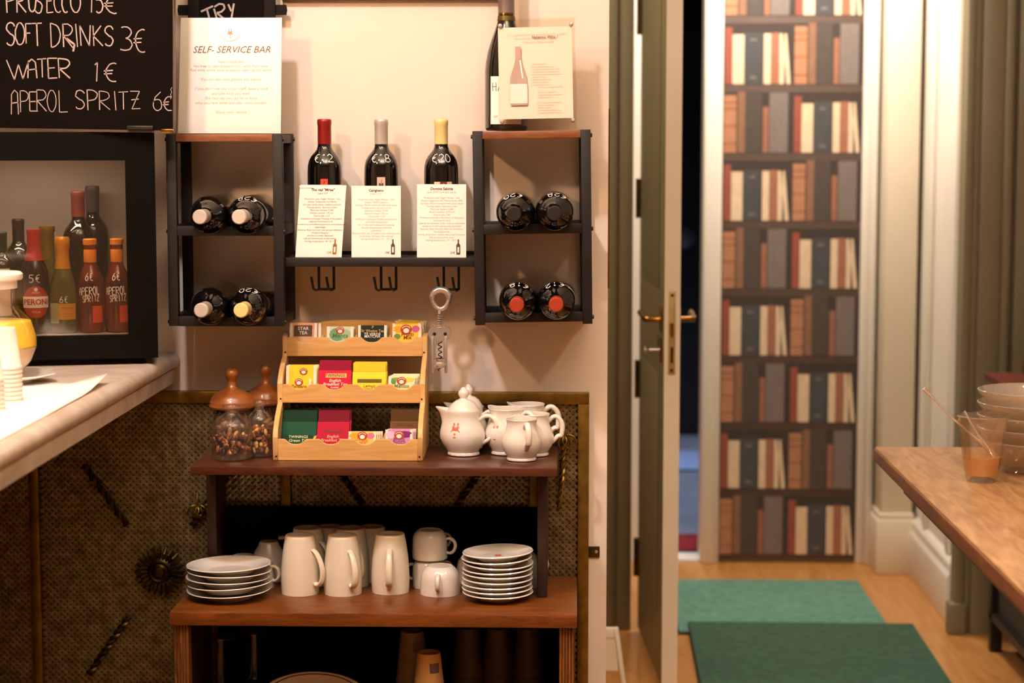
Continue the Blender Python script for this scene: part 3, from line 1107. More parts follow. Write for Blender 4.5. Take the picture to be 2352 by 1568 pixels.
ROWS = [
    ['Production area: Poggio Mirteto - Italy', 'Grapes: Sangiovese and Merlot', 'Soil type: sandy-clayey, medium pureness', 'Training system: Spurred cordon', 'Plants per hectare: 5.000', 'Alcohol content: 13% vol',
     'Total acidity: 5,20', 'Vinification technique: Pressing of the grapes', 'separate fermentation of', 'the must at a controlled temperature and subsequent', 'assemblage.', 'Features: Ruby red color with purple reflections.',
     'A vinous bouquet.', 'and floral aromas. Balanced', 'soft and harmonious on the palate.', 'Serving temperature: 18 - 20 °C'],
    ['Production area: Poggio Mirteto - Italy', 'Grapes: 100% Carignano', 'Soil type: Medium textured with sandy-clayey', 'Training system: Spurred cordon', 'Plants per hectare: 5.500', 'Alcohol content: 13% vol',
     'Total acidity: 5,20', 'Vinification technique: Traditional method at', 'controlled temperature', 'for 15 days with subsequent decanting', 'General temperature-controlled', 'assembled.',
     'Features: Ruby red. Complex aroma with ripe notes', 'of red fruits. Full body with intensity', 'Serving temperature: 17° - 18° C'],
    ['Production area: Poggio Mirteto - Italy', 'Grapes: Sangiovese 60% Montepulciano 40%', 'Soil type: Medium textured with sandy-clayey', 'Training system: Spurred cordon', 'Plants per hectare: 5.000', 'Alcohol content: 13.5% vol',
     'Total acidity: 5,40', 'Vinification technique: Maceration of the grapes', 'harvested by hand', 'separate fermentation of the musts at controlled', 'temperature and subsequently assembled', 'Features: Ruby red color with full consistency.',
     'The bouquet fine.', 'Aroma: fruity hints of black cherry and blackberry', 'Soft and harmonious taste.', 'Serving temperature: 17° - 18° C']]
bot_a = mat('print_amber', '#9a5a26', .7, var=.1, scale=60)
bot_b = mat('print_dark', '#4a3a34', .7, var=.1, scale=60)


def card(label, u0, u1, v0, v1, skew, rows, title, sub, price, bm, curl=False):
    Yc = 4.300
    b0, b1 = P(u0, v1, Yc), P(u1, v1, Yc)
    w_ = b1.x - b0.x
    h = P(u0, v0, Yc).z - b0.z
    t = thing('wine_card', label, 'card', ((b0.x + b1.x) / 2, Yc - .004, zs_ + .0004), (R(-4), 0, 0), 'wine cards on the shelf')
    sk = lambda x, z: (x + skew * z / h, 0, z)
    mb = MB()
    n = 8
    vs, fs = [], []
    for yy in (0, .0012):
        for j in range(n + 1):
            z = h * j / n
            for x in (-w_ / 2, w_ / 2):
                vs.append((x + skew * z / h, yy, z))
    for j in range(n):
        a = 2 * j
        fs.append((a, a + 1, a + 3, a + 2))
        o = 2 * (n + 1)
        fs.append((o + a, o + a + 2, o + a + 3, o + a + 1))
        fs += [(a, a + 2, o + a + 2, o + a), (a + 1, o + a + 1, o + a + 3, a + 3)]
    o = 2 * (n + 1)
    fs += [(0, o, o + 1, 1), (2 * n, 2 * n + 1, o + 2 * n + 1, o + 2 * n)]
    mb.add(vs, fs)
    sh = mb.build('sheet', paper, t)
    if curl:
        MB().box(-w_ / 2 + skew - .001, -w_ / 2 + skew + .028, -.0012, .0, h - .006, h - .0005).build('folded_corner', paper, t, bevel=.0004)
        MB().box(-w_ / 2 + .01 + skew * .1, w_ / 2 + skew * .1 - .002, .0025, .0035, .0, h + .001).build('second_sheet', paper, t)
    fn = lambda x, z: (x + skew * z / h, -.0004, z)
    mb = MB()
    put_text(mb, title, 0, h - .010, .0078, fn, 0, bold=.0002, shear=.1)
    put_text(mb, sub, 0, h - .0175, .0055, fn, 1, shear=.2)
    lines_block(mb, rows, 0, h - .0295, .0061, .0050, fn, 1, shear=.25)
    put_text(mb, price, w_ * .22, .010, .007, fn, 0, shear=.2)
    tiny_bottle(mb, w_ * .34, .006, .033, fn, 2, 3)
    mb.build('printing', [ink_dark, ink_pale if bm is bot_b else ink, bm, paper2], t)
    return t


card('printed wine card with a curled corner in front of the red-capped bottle', 679, 785, 429, 594, .0105, ROWS[0], 'The red "Mirae"', 'Lazio IGT', '12€', bot_a, True)
card('upright printed wine card in front of the silver-capped bottle', 808, 921, 430, 594, 0, ROWS[1], 'Carignano', 'Lazio I.G.T.', '18€', bot_b)
card('upright printed wine card in front of the cream-capped bottle', 958, 1071, 425, 593, 0, ROWS[2], 'Domina Sabinia', 'Lazio DOP Colli della Sabina', '20€', bot_b)

# ------------------------------------------------------------------ white bar sign and the small chalkboard behind it
Ys = 4.33
b0, b1 = P(412, 303, Ys), P(648, 303, Ys)
ztop = P(530, 39, Ys).z
zr = zbL + (P(517, 307, YF).z - zbL)      # top of the rack
h = ztop - zr - .001
w_ = b1.x - b0.x
sg = thing('bar_sign', 'white printed self-service sign leaning on top of the wine rack', 'sign', ((b0.x + b1.x) / 2, Ys - .02, zr + .0005), (R(-5), 0, 0))
mb = MB()
mb.prism([(-w_ / 2, 0), (w_ / 2, 0), (w_ / 2 + .002, h), (-w_ / 2 + .007, h)], 0, .004)
mb.build('panel', paper, sg, bevel=.0006)
fn = flatxz(-.0006)
mb = MB()
put_text(mb, 'SELF- SERVICE BAR', .005, h * .722, .0205, fn, 0, shear=.3, width=.168)
for tx, zz, wd_ in (('Dear customers,', .620, .056), ('feel free to take whatever you want from here.', .582, .162), ('Red wine, white wine, prosecco, beer, spirits, spritz.', .548, .178), ('You can also take glasses and snacks.', .468, .132),
                    ('If you don\'t see any of our staff, leave a note', .388, .158), ('and take what you want.', .345, .084), ('The next day you can let us know', .305, .115), ('what you have taken and your room number.', .265, .155), ('Enjoy your drinks', .185, .066)):
    put_text(mb, tx, .004, h * zz, .0082, fn, 1, shear=.25, width=wd_)
crest(mb, fn, .002, h * .868, .0085, 2)
mb.ribbon([(.002 + .02 * math.cos(R(a)), h * .862 + .016 * math.sin(R(a))) for a in range(200, 345, 12)], .0009, fn, 1)
mb.build('printing', [mat('sign_title_ink', '#7c5a40', .8, var=.1, scale=20), mat('sign_pale_ink', '#c4a88c', .8, var=.08, scale=20), mat('crest_pink', '#c98f7c', .8, var=.1, scale=20)], sg)

Yt = 4.39
c0, c1 = P(428, 0, Yt).x, P(629, 0, Yt).x
zt0 = zr + .0005
tb = thing('small_chalkboard', 'small framed chalkboard reading TRY, mostly hidden behind the white sign', 'chalkboard', ((c0 + c1) / 2, Yt, zt0), (R(-3), 0, 0))
hw = (c1 - c0) / 2
hz = P(530, 18, Yt).z - zt0
MB().box(-hw + .012, hw - .012, .004, .010, .03, hz + .12).build('slate', chalkb, tb)
for sx in (-1, 1):
    MB().box(sx * (hw - .012) - .012, sx * (hw - .012) + .012, 0, .012, 0, hz + .14).build('frame_stile', mat('black_frame_wood', '#140e0b', .85, spec=.2, var=.2, scale=20), tb, bevel=.001)
for zc_, ex in ((.03, 0), (hz - .002, .023)):
    MB().prism([(-hw - ex, zc_ - .011), (-hw - ex - .002, zc_), (-hw - ex, zc_ + .011), (hw + ex, zc_ + .011), (hw + ex + .002, zc_), (hw + ex, zc_ - .011)], .0102, .0165).build('frame_rail', MATS['black_frame_wood'], tb)
mb = MB()
fn = flatxz(.0034)
lw = .0042
for pl in ([(458, 25), (486, 12)], [(471, 16), (480, 50)], [(488, 18), (496, 44)], [(489, 14), (500, 7), (510, 8), (513, 17), (506, 25), (495, 28), (512, 42)], [(521, 8), (528, 24)], [(534, 6), (528, 44)]):
    mb.ribbon([(P(u, v, Yt).x - tb.location.x, P(u, v, Yt).z - zt0) for u, v in pl], lw, fn)
mb.build('chalk_lettering', chalk, tb)

# ------------------------------------------------------------------ acrylic stand and magnum on the corner rack
zr2 = zbR + (P(1092, 301, YF - .004).z - zbR)
Ya = 4.315
a0, a1 = P(1146, 290, Ya), P(1324, 288, Ya)
w_ = a1.x - a0.x
h = P(1235, 43, Ya).z - zr2 - .004
ac = thing('acrylic_stand', 'clear acrylic stand holding a wine price sheet on the corner rack', 'sign holder', ((a0.x + a1.x) / 2, Ya, zr2 + .0042), (R(-4), R(-1.2), R(1)))
MB().box(-w_ / 2, w_ / 2, 0, .003, .0, h).build('front_sheet', acryl, ac)
MB().box(-w_ / 2 + .001, w_ / 2 + .002, .006, .009, .0, h + .004).build('back_sheet', acryl, ac)
MB().box(-w_ / 2, w_ / 2 + .002, -.012, .019, -.003, 0).build('foot', acryl, ac, rot=(R(4), 0, 0))
for sx in (-1, 1):
    for z in (.018, h - .012):
        MB().lathe([(0, .004), (.0035, .0035), (.0045, .002), (.0045, -.008), (0, -.008)], 14, T=Matrix.Translation((sx * (w_ / 2 - .007), 0, z)) @ Matrix.Rotation(PI / 2, 4, 'X')).build('screw', dull_steel, ac, smooth=40)
MB().box(-w_ / 2 + .002, w_ / 2 - .006, .0035, .0042, .023, h - .016).build('price_sheet', paper, ac)
mb = MB()
fn = flatxz(-.0006)
f1 = flatxz(-.0003)
put_text(mb, 'If you want to try the best red wine from our territory', .0, h - .030, .0075, fn, 1, shear=.35, width=.130)
put_text(mb, 'you can try', -.030, h - .038, .0078, fn, 1, shear=.35)
put_text(mb, 'Habemus Wine !', .018, h - .038, .0082, fn, 0, shear=.35, bold=.0002)
put_text(mb, 'The price is 100€ per bottle', .004, h - .046, .0075, fn, 1, shear=.35, width=.066)
# bottle picture on the sheet
bx, bz, bh = -.039, .052, .126
outl = [(.018, 0), (.0185, .003), (.0185, .048), (.017, .062), (.011, .080), (.0075, .092), (.006, .102), (.006, bh), (0, bh)]
poly = [(bx + r, bz + z) for r, z in outl] + [(bx - r, bz + z) for r, z in reversed(outl[:-1])]
mb.add([f1(x, z) for x, z in poly], [tuple(range(len(poly)))], 2)
f3 = flatxz(-.0009)
patch(mb, (bx - .0185, bx + .0185, bz + .004, bz + .046), f3, 3, 2)
patch(mb, (bx - .006, bx + .006, bz + .100, bz + bh), f3, 4, 2)
mb.ribbon([(bx + .004, bz + .096), (bx + .006, bz + .08), (bx + .009, bz + .058)], .003, f3, 5)
for i in range(20):
    if i not in (10, 14):
        patch(mb, (-.012 + (.012 if i > 8 else 0), -.012 + rnd.uniform(.03, .068), h - .094 - i * .0055, h - .0930 - i * .0055), fn, 1, 2)
pr = mb.build('printing', [ink, mat('pale_rose_ink', '#dcc0b0', .8, var=.08, scale=20), mat('print_bottle_taupe', '#a88f7e', .7, var=.08, scale=20), mat('print_label', '#ecd5c6', .7, var=.03, scale=20),
                          mat('print_capsule', '#b08d80', .7, var=.06, scale=20), paper], ac)
MAG = [(0, .004), (.03, .001), (.043, 0), (.0465, .005), (.047, .012), (.047, .130), (.0455, .147), (.041, .171), (.034, .193), (.0265, .214), (.0205, .231), (.0180, .246), (.0170, .335)]
c = P(1163, 290, 4.385)
mg = thing('magnum_bottle', 'large dark wine bottle with grey capsule behind the acrylic stand', 'bottle', (c.x, 4.385, zr2 + .0012))
MB().lathe(MAG, 40).build('glass_body', wine_glass, mg, smooth=50)
MB().lathe([(.0180, .2545), (.0175, .335), (.019, .337), (.019, .349), (.016, .353), (0, .353)], 28).build('capsule', mat('mauve_capsule', '#7d6a64', .4, metal=.4, var=.1, scale=20), mg, smooth=40)
MB().lathe([(.0186, .2505), (.0184, .2545)], 28).build('gold_band', brass_handle, mg, smooth=40)
MB().lathe([(.0200, .238), (.0188, .2485)], 28).build('neck_band', mat('gold_band_olive', '#5a4a1c', .4, metal=.5, var=.1, scale=20), mg, smooth=40)
mb = MB()
fn = wrap(MAG, -90, .0006)
patch(mb, (-.036, .036, .014, .117), fn, 0, 14)
f2 = wrap(MAG, -90, .0011)
for pl in ([(-.030, .085), (-.030, .104)], [(-.021, .085), (-.021, .104)], [(-.030, .095), (-.021, .095)], [(-.017, .085), (-.011, .104), (-.005, .085)], [(-.015, .091), (-.007, .091)]):
    mb.ribbon(pl, .0013, f2, 1)
put_text(mb, 'IGT', -.022, .030, .006, f2, 2)
mb.build('label', [paper, ink_dark, crest_red], mg)

# ------------------------------------------------------------------ drinks fridge on the counter
FY = 4.20
fa = R(13)
fr0 = P(364, 838, FY)
fridge = thing('drinks_fridge', 'black glass-door drinks fridge standing on the marble counter', 'fridge', (fr0.x, FY, CT), (0, 0, fa))
FWd, FD = .50, .235
z_b = .014
z_t = P(364, 303, FY).z - CT
zw0 = P(300, 767, FY).z - CT
zw1 = P(300, 368, FY).z - CT
swd = .062
body = mat('fridge_inner_grey', '#b5a697', .6, var=.04, scale=6)
MB().box(-FWd, 0, .018, FD, z_t - .03, z_t).build('top', black_plastic, fridge, bevel=.002)
MB().box(-FWd, 0, .018, FD, z_b, zw0 - .002).build('bottom', black_plastic, fridge, bevel=.002)
for x in (-FWd, -.022):
    MB().box(x, x + .022, .018, FD, zw0 - .002, z_t - .03).build('side_panel', black_plastic, fridge)
MB().box(-FWd + .022, -.022, FD - .012, FD, zw0 - .002, z_t - .03).build('back_panel', body, fridge)
MB().box(-FWd + .022, -.022, .02, FD - .012, z_t - .034, z_t - .03).build('inner_ceiling', body, fridge)
MB().box(-FWd + .022, -.022, .02, FD - .012, zw0 - .002, zw0 + .002).build('shelf_plate', body, fridge)
dr = MB()
dr.box(-FWd, 0, 0, .016, z_b, zw0)
dr.box(-FWd, 0, 0, .016, zw1, z_t)
dr.box(-FWd, -FWd + swd, 0, .016, zw0, zw1)
dr.box(-swd, 0, 0, .016, zw0, zw1)
dfr = dr.build('door', mat('fridge_door_black', '#060504', .35, spec=.15, var=.2, scale=4), fridge)
MB().box(-FWd + swd, -swd, .005, .009, zw0, zw1).build('pane', pane_g, dfr)
for x in (-FWd + .05, -.04):
    MB().lathe([(0, 0), (.014, 0), (.016, .004), (.012, .014), (0, .014)], 16, T=Matrix.Translation((x, .035, 0))).build('foot', black_plastic, fridge, smooth=40)
MB().box(-.05, -.008, -.004, .012, z_t, z_t + .006).build('hinge', black_plastic, fridge, bevel=.001)
fl = light('fridge_lamp', 'AREA', (0, 0, 0), .55, (1.0, .86, .72), .3, sy=.03)
fl.parent = fridge
fl.location = (-FWd / 2, .05, z_t - .04)

FM = Matrix.Translation(fridge.location) @ Matrix.Rotation(fa, 4, 'Z')


def fpos(u, depth):
    """spot on the fridge shelf at photo column u, depth behind the door"""
    best = None
    for i in range(400):
        x = -FWd * i / 400
        p = FM @ Vector((x, depth, zw0))
        q = P(u, 760, p.y)
        if best is None or abs(q.x - p.x) < best[0]:
            best = (abs(q.x - p.x), p)
    p = best[1]
    p.z = CT + zw0 + .0025
    return p


def fbottle(label, prof, u, depth, m, capp=None, capm=None, deco=None, rot=0):
    p = fpos(u, depth)
    t = thing('drink_bottle', label, 'bottle', p, (0, 0, fa + R(rot)), 'bottles in the drinks fridge')
    MB().lathe(prof, 32).build('glass_body', m, t, smooth=50)
    if capp:
        MB().lathe(capp, 24).build('cap', capm, t, smooth=40)
    if deco:
        deco(t)
    return t


APE = [(0, .003), (.018, 0), (.0265, .002), (.028, .01), (.028, .095), (.026, .112), (.020, .130), (.0145, .143), (.0130, .150), (.0130, .192)]
aper_m = mat('orange_aperitif', '#8a3210', .06, spec=.6, coat=.5, scale=14, col2='#3a1409')
or_cap = mat('orange_cap', '#e8912a', .4, var=.06, scale=20)


def ape_deco(t):
    mb = MB()
    fn = wrap(APE, -95, .0007, .028)
    word(mb, 'APEROL', -.024, .082, .0062, .0165, .0016, .0018, fn, 0, .0004, .08)
    word(mb, 'SPRITZ', -.015, .067, .0048, .0135, .0013, .0016, fn, 0, .0004, .08)
    word(mb, '6€', -.010, .112, .008, .015, .003, .0016, fn, 0, .0003)
    mb.build('lettering', white_ink, t)
    mb = MB()
    patch(mb, (.006, .030, .022, .058), fn, 0, 6)
    mb.build('label', mat('orange_label', '#d8501c', .5, var=.1, scale=30), t)
    MB().lathe([(.0134, .150), (.0136, .152), (.0136, .176), (.0132, .177)], 24).build('neck_foil', or_cap, t, smooth=40)


for u, lb, ro in ((210, 'small orange spritz bottle standing second from the fridge frame', 0), (272, 'small orange spritz bottle standing nearest the fridge frame', 0)):
    fbottle(lb, APE, u, .052, aper_m, [(.0142, .187), (.0145, .192), (.0145, .198), (.0125, .2), (0, .2)], or_cap, ape_deco, ro)

PER = [(0, .003), (.02, 0), (.030, .003), (.031, .01), (.031, .115), (.028, .135), (.0195, .155), (.0145, .172), (.0132, .185), (.0130, .218)]
red_lab = mat('red_beer_label', '#b0302c', .5, var=.08, scale=30)


def per_deco(t):
    mb = MB()
    fn = wrap(PER, -84, .0006)
    f2 = wrap(PER, -84, .0010)
    f3 = wrap(PER, -84, .0014)
    disc(mb, 0, .068, .029, .034, fn, 0, 28, 6)
    patch(mb, (-.029, .029, .056, .080), f2, 1, 12)
    put_text(mb, 'PERONI', .0, .068, .0165, f3, 0, bold=.0004, width=.052)
    put_text(mb, 'ITALIA', .0, .047, .006, f2, 1)
    put_text(mb, 'BIRRA', .0, .088, .006, f2, 1)
    disc(mb, 0, .095, .004, .004, f2, 1, 12, 1)
    word(mb, '5€', -.014, .110, .010, .016, .004, .0015, wrap(PER, -84, .0008, .031), 1, .0004)
    mb.build('label', [red_lab, white_ink], t)
    MB().lathe([(.0205, .155), (.0155, .172), (.0142, .185), (.0140, .212)], 28).build('neck_foil', red_lab, t, smooth=40)


fbottle('dark beer bottle with a round red and white label in the fridge', PER, 82, .052, mat('brown_beer_glass', '#140c0a', .06, spec=.6, coat=.5, var=.1, scale=4),
        [(.0145, .211), (.0148, .216), (.0140, .221), (0, .222)], red_lab, per_deco)
PRO = [(0, .003), (.02, 0), (.030, .003), (.031, .01), (.031, .075), (.0285, .098), (.021, .125), (.0155, .142), (.0135, .155), (.0135, .195)]
gold_foil = mat('gold_foil', '#e0a02e', .35, metal=.3, var=.1, scale=30)
olive_glass = mat('olive_prosecco_glass', '#5a5a20', .06, spec=.6, coat=.5, var=.2, scale=6)


def pro_deco(t):
    mb = MB()
    fn = wrap(PRO, -92, .0006)
    patch(mb, (-.03, -.008, .022, .065), fn, 1, 6)
    patch(mb, (-.008, .030, .030, .064), fn, 0, 8)
    f2 = wrap(PRO, -92, .001)
    put_text(mb, 'PROSECCO', .011, .054, .006, f2, 2, width=.028)
    patch(mb, (-.001, .023, .042, .0425), f2, 2, 4)
    patch(mb, (.002, .020, .037, .0375), f2, 2, 4)
    word(mb, '6€', -.006, .066, .007, .013, .003, .0014, wrap(PRO, -92, .0008, .031), 3, .0004)
    mb.build('label', [mat('gold_label', '#d99a34', .5, var=.08, scale=30), mat('sage_label', '#a9a86a', .5, var=.08, scale=30), ink_dark, white_ink], t)
    MB().lathe([(.0172, .137), (.0145, .155), (.0142, .178), (.0160, .181), (.0160, .200), (.0142, .204), (0, .205)], 24).build('foil', gold_foil, t, smooth=40)


fbottle('small sparkling wine bottle with orange-gold foil in the fridge', PRO, 147, .052, olive_glass, None, None, pro_deco)


GRN = [(r * .8, z * .72) for r, z in BORD]


def grn_deco(t):
    mb = MB()
    patch(mb, (-.006, .018, .04, .14), wrap(GRN, -88, .0006), 0, 6)
    mb.build('label', paper2, t)


fbottle('dark green bottle with a white label at the picture edge inside the fridge', GRN, 8, .055, green_glass, [(r * .84, z * .72) for r, z in CAPP],
        mat('green_cap', '#1f3a20', .4, var=.1, scale=20), grn_deco)
fbottle('dark bottle standing behind the beer in the fridge', [(r * .85, z * .8) for r, z in BORD], 48, .135, green_glass, [(r * .86, z * .8) for r, z in CAPP], cap_dark)
fbottle('gold-foiled bottle standing behind the sparkling wine in the fridge', [(r, z * 1.08) for r, z in PRO], 113, .135, olive_glass, [(.016, .15), (.0155, .21), (.0175, .213), (.0172, .224), (0, .226)],
        mat('dull_gold_foil', '#8c7426', .4, metal=.3, var=.1, scale=30))
fbottle('tall wine bottle with red capsule in the back row of the fridge', [(r * .92, z) for r, z in BORD], 186, .120, wine_glass, CAPP, mat('faded_red_capsule', '#7d3a34', .5, var=.1, scale=20))
fbottle('tall wine bottle with dark grey capsule in the back row of the fridge', [(r * .92, z * 1.03) for r, z in BORD], 219, .183, wine_glass, [(r, z * 1.03) for r, z in CAPP], mat('grey_capsule', '#4a4346', .5, var=.1, scale=20))

# ------------------------------------------------------------------ price chalkboard on the fridge
Yk = 4.17
k1 = P(396, 200, Yk)
zb_ = P(396, 301, Yk).z
kb = thing('price_chalkboard', 'large black chalkboard with handwritten drink prices above the fridge', 'chalkboard', (k1.x, Yk, zb_), (0, R(.9), 0))
kw, kh = .62, .50
MB().box(-kw, 0, 0, .014, 0, kh).build('slate', chalkb, kb)
MB().box(-kw, .0005, -.0025, .016, -.004, .001).build('bottom_edge', mat('board_edge_trim', '#4c382a', .5, var=.15, scale=20), kb)
MB().box(0, .0025, -.002, .016, .0, kh).build('side_edge', MATS['board_edge_trim'], kb)
MB().box(-.095, -.04, -.012, 0, .002, .010).build('chalk_clip', black_plastic, kb, bevel=.001)
MB().box(-.024, .002, -.008, 0, -.004, .004).build('corner_clip', brass_handle, kb, bevel=.001)
s0 = 480 / 1568
ppm = FPX / Yk


def kxy(cx, cy):
    p = P(cx * s0, cy * s0, Yk)
    d = p - Vector((k1.x, Yk, zb_))
    return d.x + .0157 * d.z, d.z


LET = [('P', 22, 85, 115, -60), ('R', 100, 165, 112, -60), ('O', 185, 240, 105, -60), ('S', 232, 290, 115, -60), ('E', 325, 368, 110, -60), ('C', 378, 430, 108, -60), ('C', 436, 478, 108, -60), ('O', 500, 576, 105, -60),
       ('1', 630, 680, 105, -60), ('5', 690, 745, 105, -60), ('E$', 755, 855, 108, -20),
       ('S', 25, 90, 360, 188), ('O', 95, 162, 355, 190), ('F', 175, 215, 345, 195), ('T', 222, 290, 360, 188), ('D', 360, 432, 370, 190), ('R', 455, 525, 368, 190), ('I', 520, 585, 362, 190), ('N', 580, 655, 355, 200),
       ('K', 680, 748, 355, 200), ('S', 762, 830, 352, 202), ('3', 880, 972, 385, 205), ('E$', 985, 1075, 395, 225),
       ('W', 38, 200, 618, 470), ('A', 190, 268, 605, 460), ('T', 268, 332, 595, 455), ('E', 350, 415, 602, 450), ('R', 428, 515, 600, 450), ('1', 680, 745, 620, 475), ('E$', 770, 870, 620, 480),
       ('A', 78, 135, 875, 692), ('P', 148, 208, 860, 695), ('E', 218, 275, 852, 705), ('R', 272, 345, 848, 685), ('O', 350, 415, 852, 690), ('L', 432, 500, 855, 690), ('S', 555, 632, 830, 688), ('P', 652, 725, 838, 682),
       ('R', 740, 820, 832, 690), ('I', 838, 880, 835, 690), ('T', 885, 952, 825, 692), ('Z', 970, 1042, 822, 688), ('6', 1138, 1212, 830, 690), ('E$', 1218, 1288, 830, 725)]
fn = flatxz(-.0008)
lines = [MB() for _ in range(8)]
CUT = (640, 880, 680, 1138)
for ch, x0, x1, yb, yt in LET:
    k_ = 0 if yb < 150 else 1 if yb < 400 else 2 if yb < 650 else 3
    mb = lines[k_ + (4 if x0 >= CUT[k_] else 0)]
    (ax, az), (bx_, bz_) = kxy(x0, yb), kxy(x1, yt)
    stroke(mb, ch, ax, az, bx_ - ax, bz_ - az, .0025 if yb < 700 else .0020, fn, 0, .0006)
mb = lines[7]
mb.ribbon([kxy(1272, 655 + i * 18) if i % 2 else kxy(1280, 655 + i * 18) for i in range(6)], .0012, fn)
lines[1].ribbon([kxy(478, 300), kxy(540, 345), kxy(532, 398)], .004, fn)
for i, mb in enumerate(lines):
    mb.build('chalk_words' if i < 4 else 'chalk_price', chalk, kb)

# ------------------------------------------------------------------ things on the counter
def on_counter(u, v):
    return PZ(u, v, CT)


# glass flask with a yellow band on a saucer
yv = 3.35
c = PZ(12, 866, CT + .012)
sa = thing('saucer', 'white saucer under the round flask on the counter', 'saucer', (c.x, c.y, CT), group=None)
SAU = [(0, .004), (.045, .004), (.05, .006), (.095, .017), (.098, .019), (.095, .0205), (.05, .009), (.04, .0065), (0, .0065)]
MB().lathe([(0, .001), (.04, 0), (.052, .002)] + SAU[2:], 48, wave=lambda r, z, a: (r * (1 + .012 * math.cos(10 * a) * (r > .09)), z)).build('dish', porcelain, sa, smooth=50)
fk = thing('round_flask', 'round clear flask with a yellow band and white lid on the counter', 'flask', (c.x - .02, c.y, CT + .0075))
FL = [(0, .003), (.03, 0), (.042, .004), (.07, .035), (.082, .065), (.0815, .085), (.072, .115), (.056, .135), (.0455, .147), (.045, .19), (.046, .198)]
MB().lathe(FL, 48).build('glass_body', flask_g, fk, smooth=50)
li = [(0, .005), (.03, .002), (.0415, .006), (.069, .036), (.0805, .062)]
MB().lathe(li + [(.0808, .0655), (0, .0655)], 48).build('contents', mat('pale_lemon_water', '#cdb083', .35, var=.15, scale=12), fk, smooth=40)
MB().lathe([(.0808, .0662), (.0806, .085), (.0716, .115), (.0705, .1155), (0, .1155)], 48).build('yellow_band', mat('yellow_band', '#fbcf3c', .45, var=.06, scale=12), fk, smooth=40)
MB().lathe([(.047, .196), (.056, .197), (.058, .2), (.058, .208), (.054, .212), (0, .213)], 40).build('lid', mat('white_plastic', '#f1e2d6', .4, var=.02, scale=10), fk, smooth=40)
MB().lathe([(.0465, .180), (.047, .196)], 40).build('collar', MATS['white_plastic'], fk, smooth=40)
# stacks of plastic cups
def cup_stack(label, u, v, n, r, hgt, step, tall=None):
    c = PZ(u, v, CT)
    for i in range(n):
        t = thing('plastic_cup', label.replace('in the', ('%s from the foot of the' % ORD[i]) if i else 'at the foot of the'), 'cup', (c.x, c.y, CT + .001 + i * step), group=label)
        MB().lathe([(0, hgt - .002), (r * .70, hgt - .001), (r * .72, hgt - .004), (r * .97, .006), (r * 1.03, .004), (r * 1.03, 0), (r * .99, 0), (r * .95, .004), (r * .70, hgt - .006), (0, hgt - .006)], 32).build('cup_body', plastic_clear, t, smooth=40)


cup_stack('upturned white plastic cup in the ribbed stack on the counter', 12, 925, 9, .031, .075, .0078)
cup_stack('upturned white plastic cup in the ribbed stack nearest the picture edge', -30, 945, 8, .031, .075, .0078)
# sheet of white paper hanging over the counter's edge
mb = MB()
pp = [on_counter(-140, 915), on_counter(232, 879), on_counter(-40, 1012), on_counter(-330, 1030)]
xa, xb = -1.42, CX - .026
n = 14
vs, fs = [], []
ya, yb_ = PZ(225, 881, CT).y, 2.5
for j in range(21):
    t = j / 20
    for i in range(n + 1):
        s_ = i / n
        x = xa + (xb - xa) * s_
        y = ya + (yb_ - ya) * t
        lift = 0
        if s_ > .86 and t < .12:
            lift = (s_ - .86) / .14 * (1 - t / .12) * .018
        lift += .0012 * max(0, math.sin(9 * t)) * s_
        vs.append((x, y, CT + .0016 + lift))
for j in range(20):
    for i in range(n):
        a = j * (n + 1) + i
        fs.append((a, a + 1, a + n + 2, a + n + 1))
mb.add(vs, fs)
o = mb.build('paper_sheet', paper, smooth=60)
so = o.modifiers.new('thick', 'SOLIDIFY')
so.thickness = .0008
so.offset = 1
tag(o, 'large white paper sheet with a lifted corner lying on the counter', 'paper')

# ------------------------------------------------------------------ console table and the small shelf unit on it
TB = SY - .004
TF = 4.055
TZ = PZ(860, 1409, .6).z
TZ = P(860, 1409, TF).z
tx0, tx1 = P(388, 1405, TF).x, P(1326, 1413, TF).x
con = thing('console_table', 'walnut console table with reeded legs standing against the wall screen', 'table', ((tx0 + tx1) / 2, TB, 0))
hw = (tx1 - tx0) / 2
dd = TB - TF
MB().box(-hw, hw, -dd, 0, TZ - .0285, TZ).build('top', walnut, con, bevel=.003)
for sx in (-1, 1):
    for y in (-dd + .012, -.05):
        lx = sx * (hw - .006 - .016)
        mb = MB()
        mb.box(lx - .0155, lx + .0155, y + .003, y + .034, 0, TZ - .0285)
        for k in range(5):
            x = lx - .0126 + k * .0063
            mb.tube([(x, y + .003, .02), (x, y + .003, TZ - .0285)], .0029, 6)
        mb.build('leg', leg_wood, con, smooth=40)
MB().box(-hw + .04, hw - .04, -dd + .02, -.005, .292, .31).build('lower_shelf', dark_wood, con, bevel=.002)
for sx in (-1, 1):
    MB().box(sx * (hw - .022) - .008, sx * (hw - .022) + .008, -dd + .048, -.052, .05, TZ - .0285).build('side_panel', dark_wood, con)
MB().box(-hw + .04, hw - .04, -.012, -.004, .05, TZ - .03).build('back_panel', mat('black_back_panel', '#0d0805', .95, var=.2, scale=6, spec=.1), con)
LSZ = .31      # lower shelf top

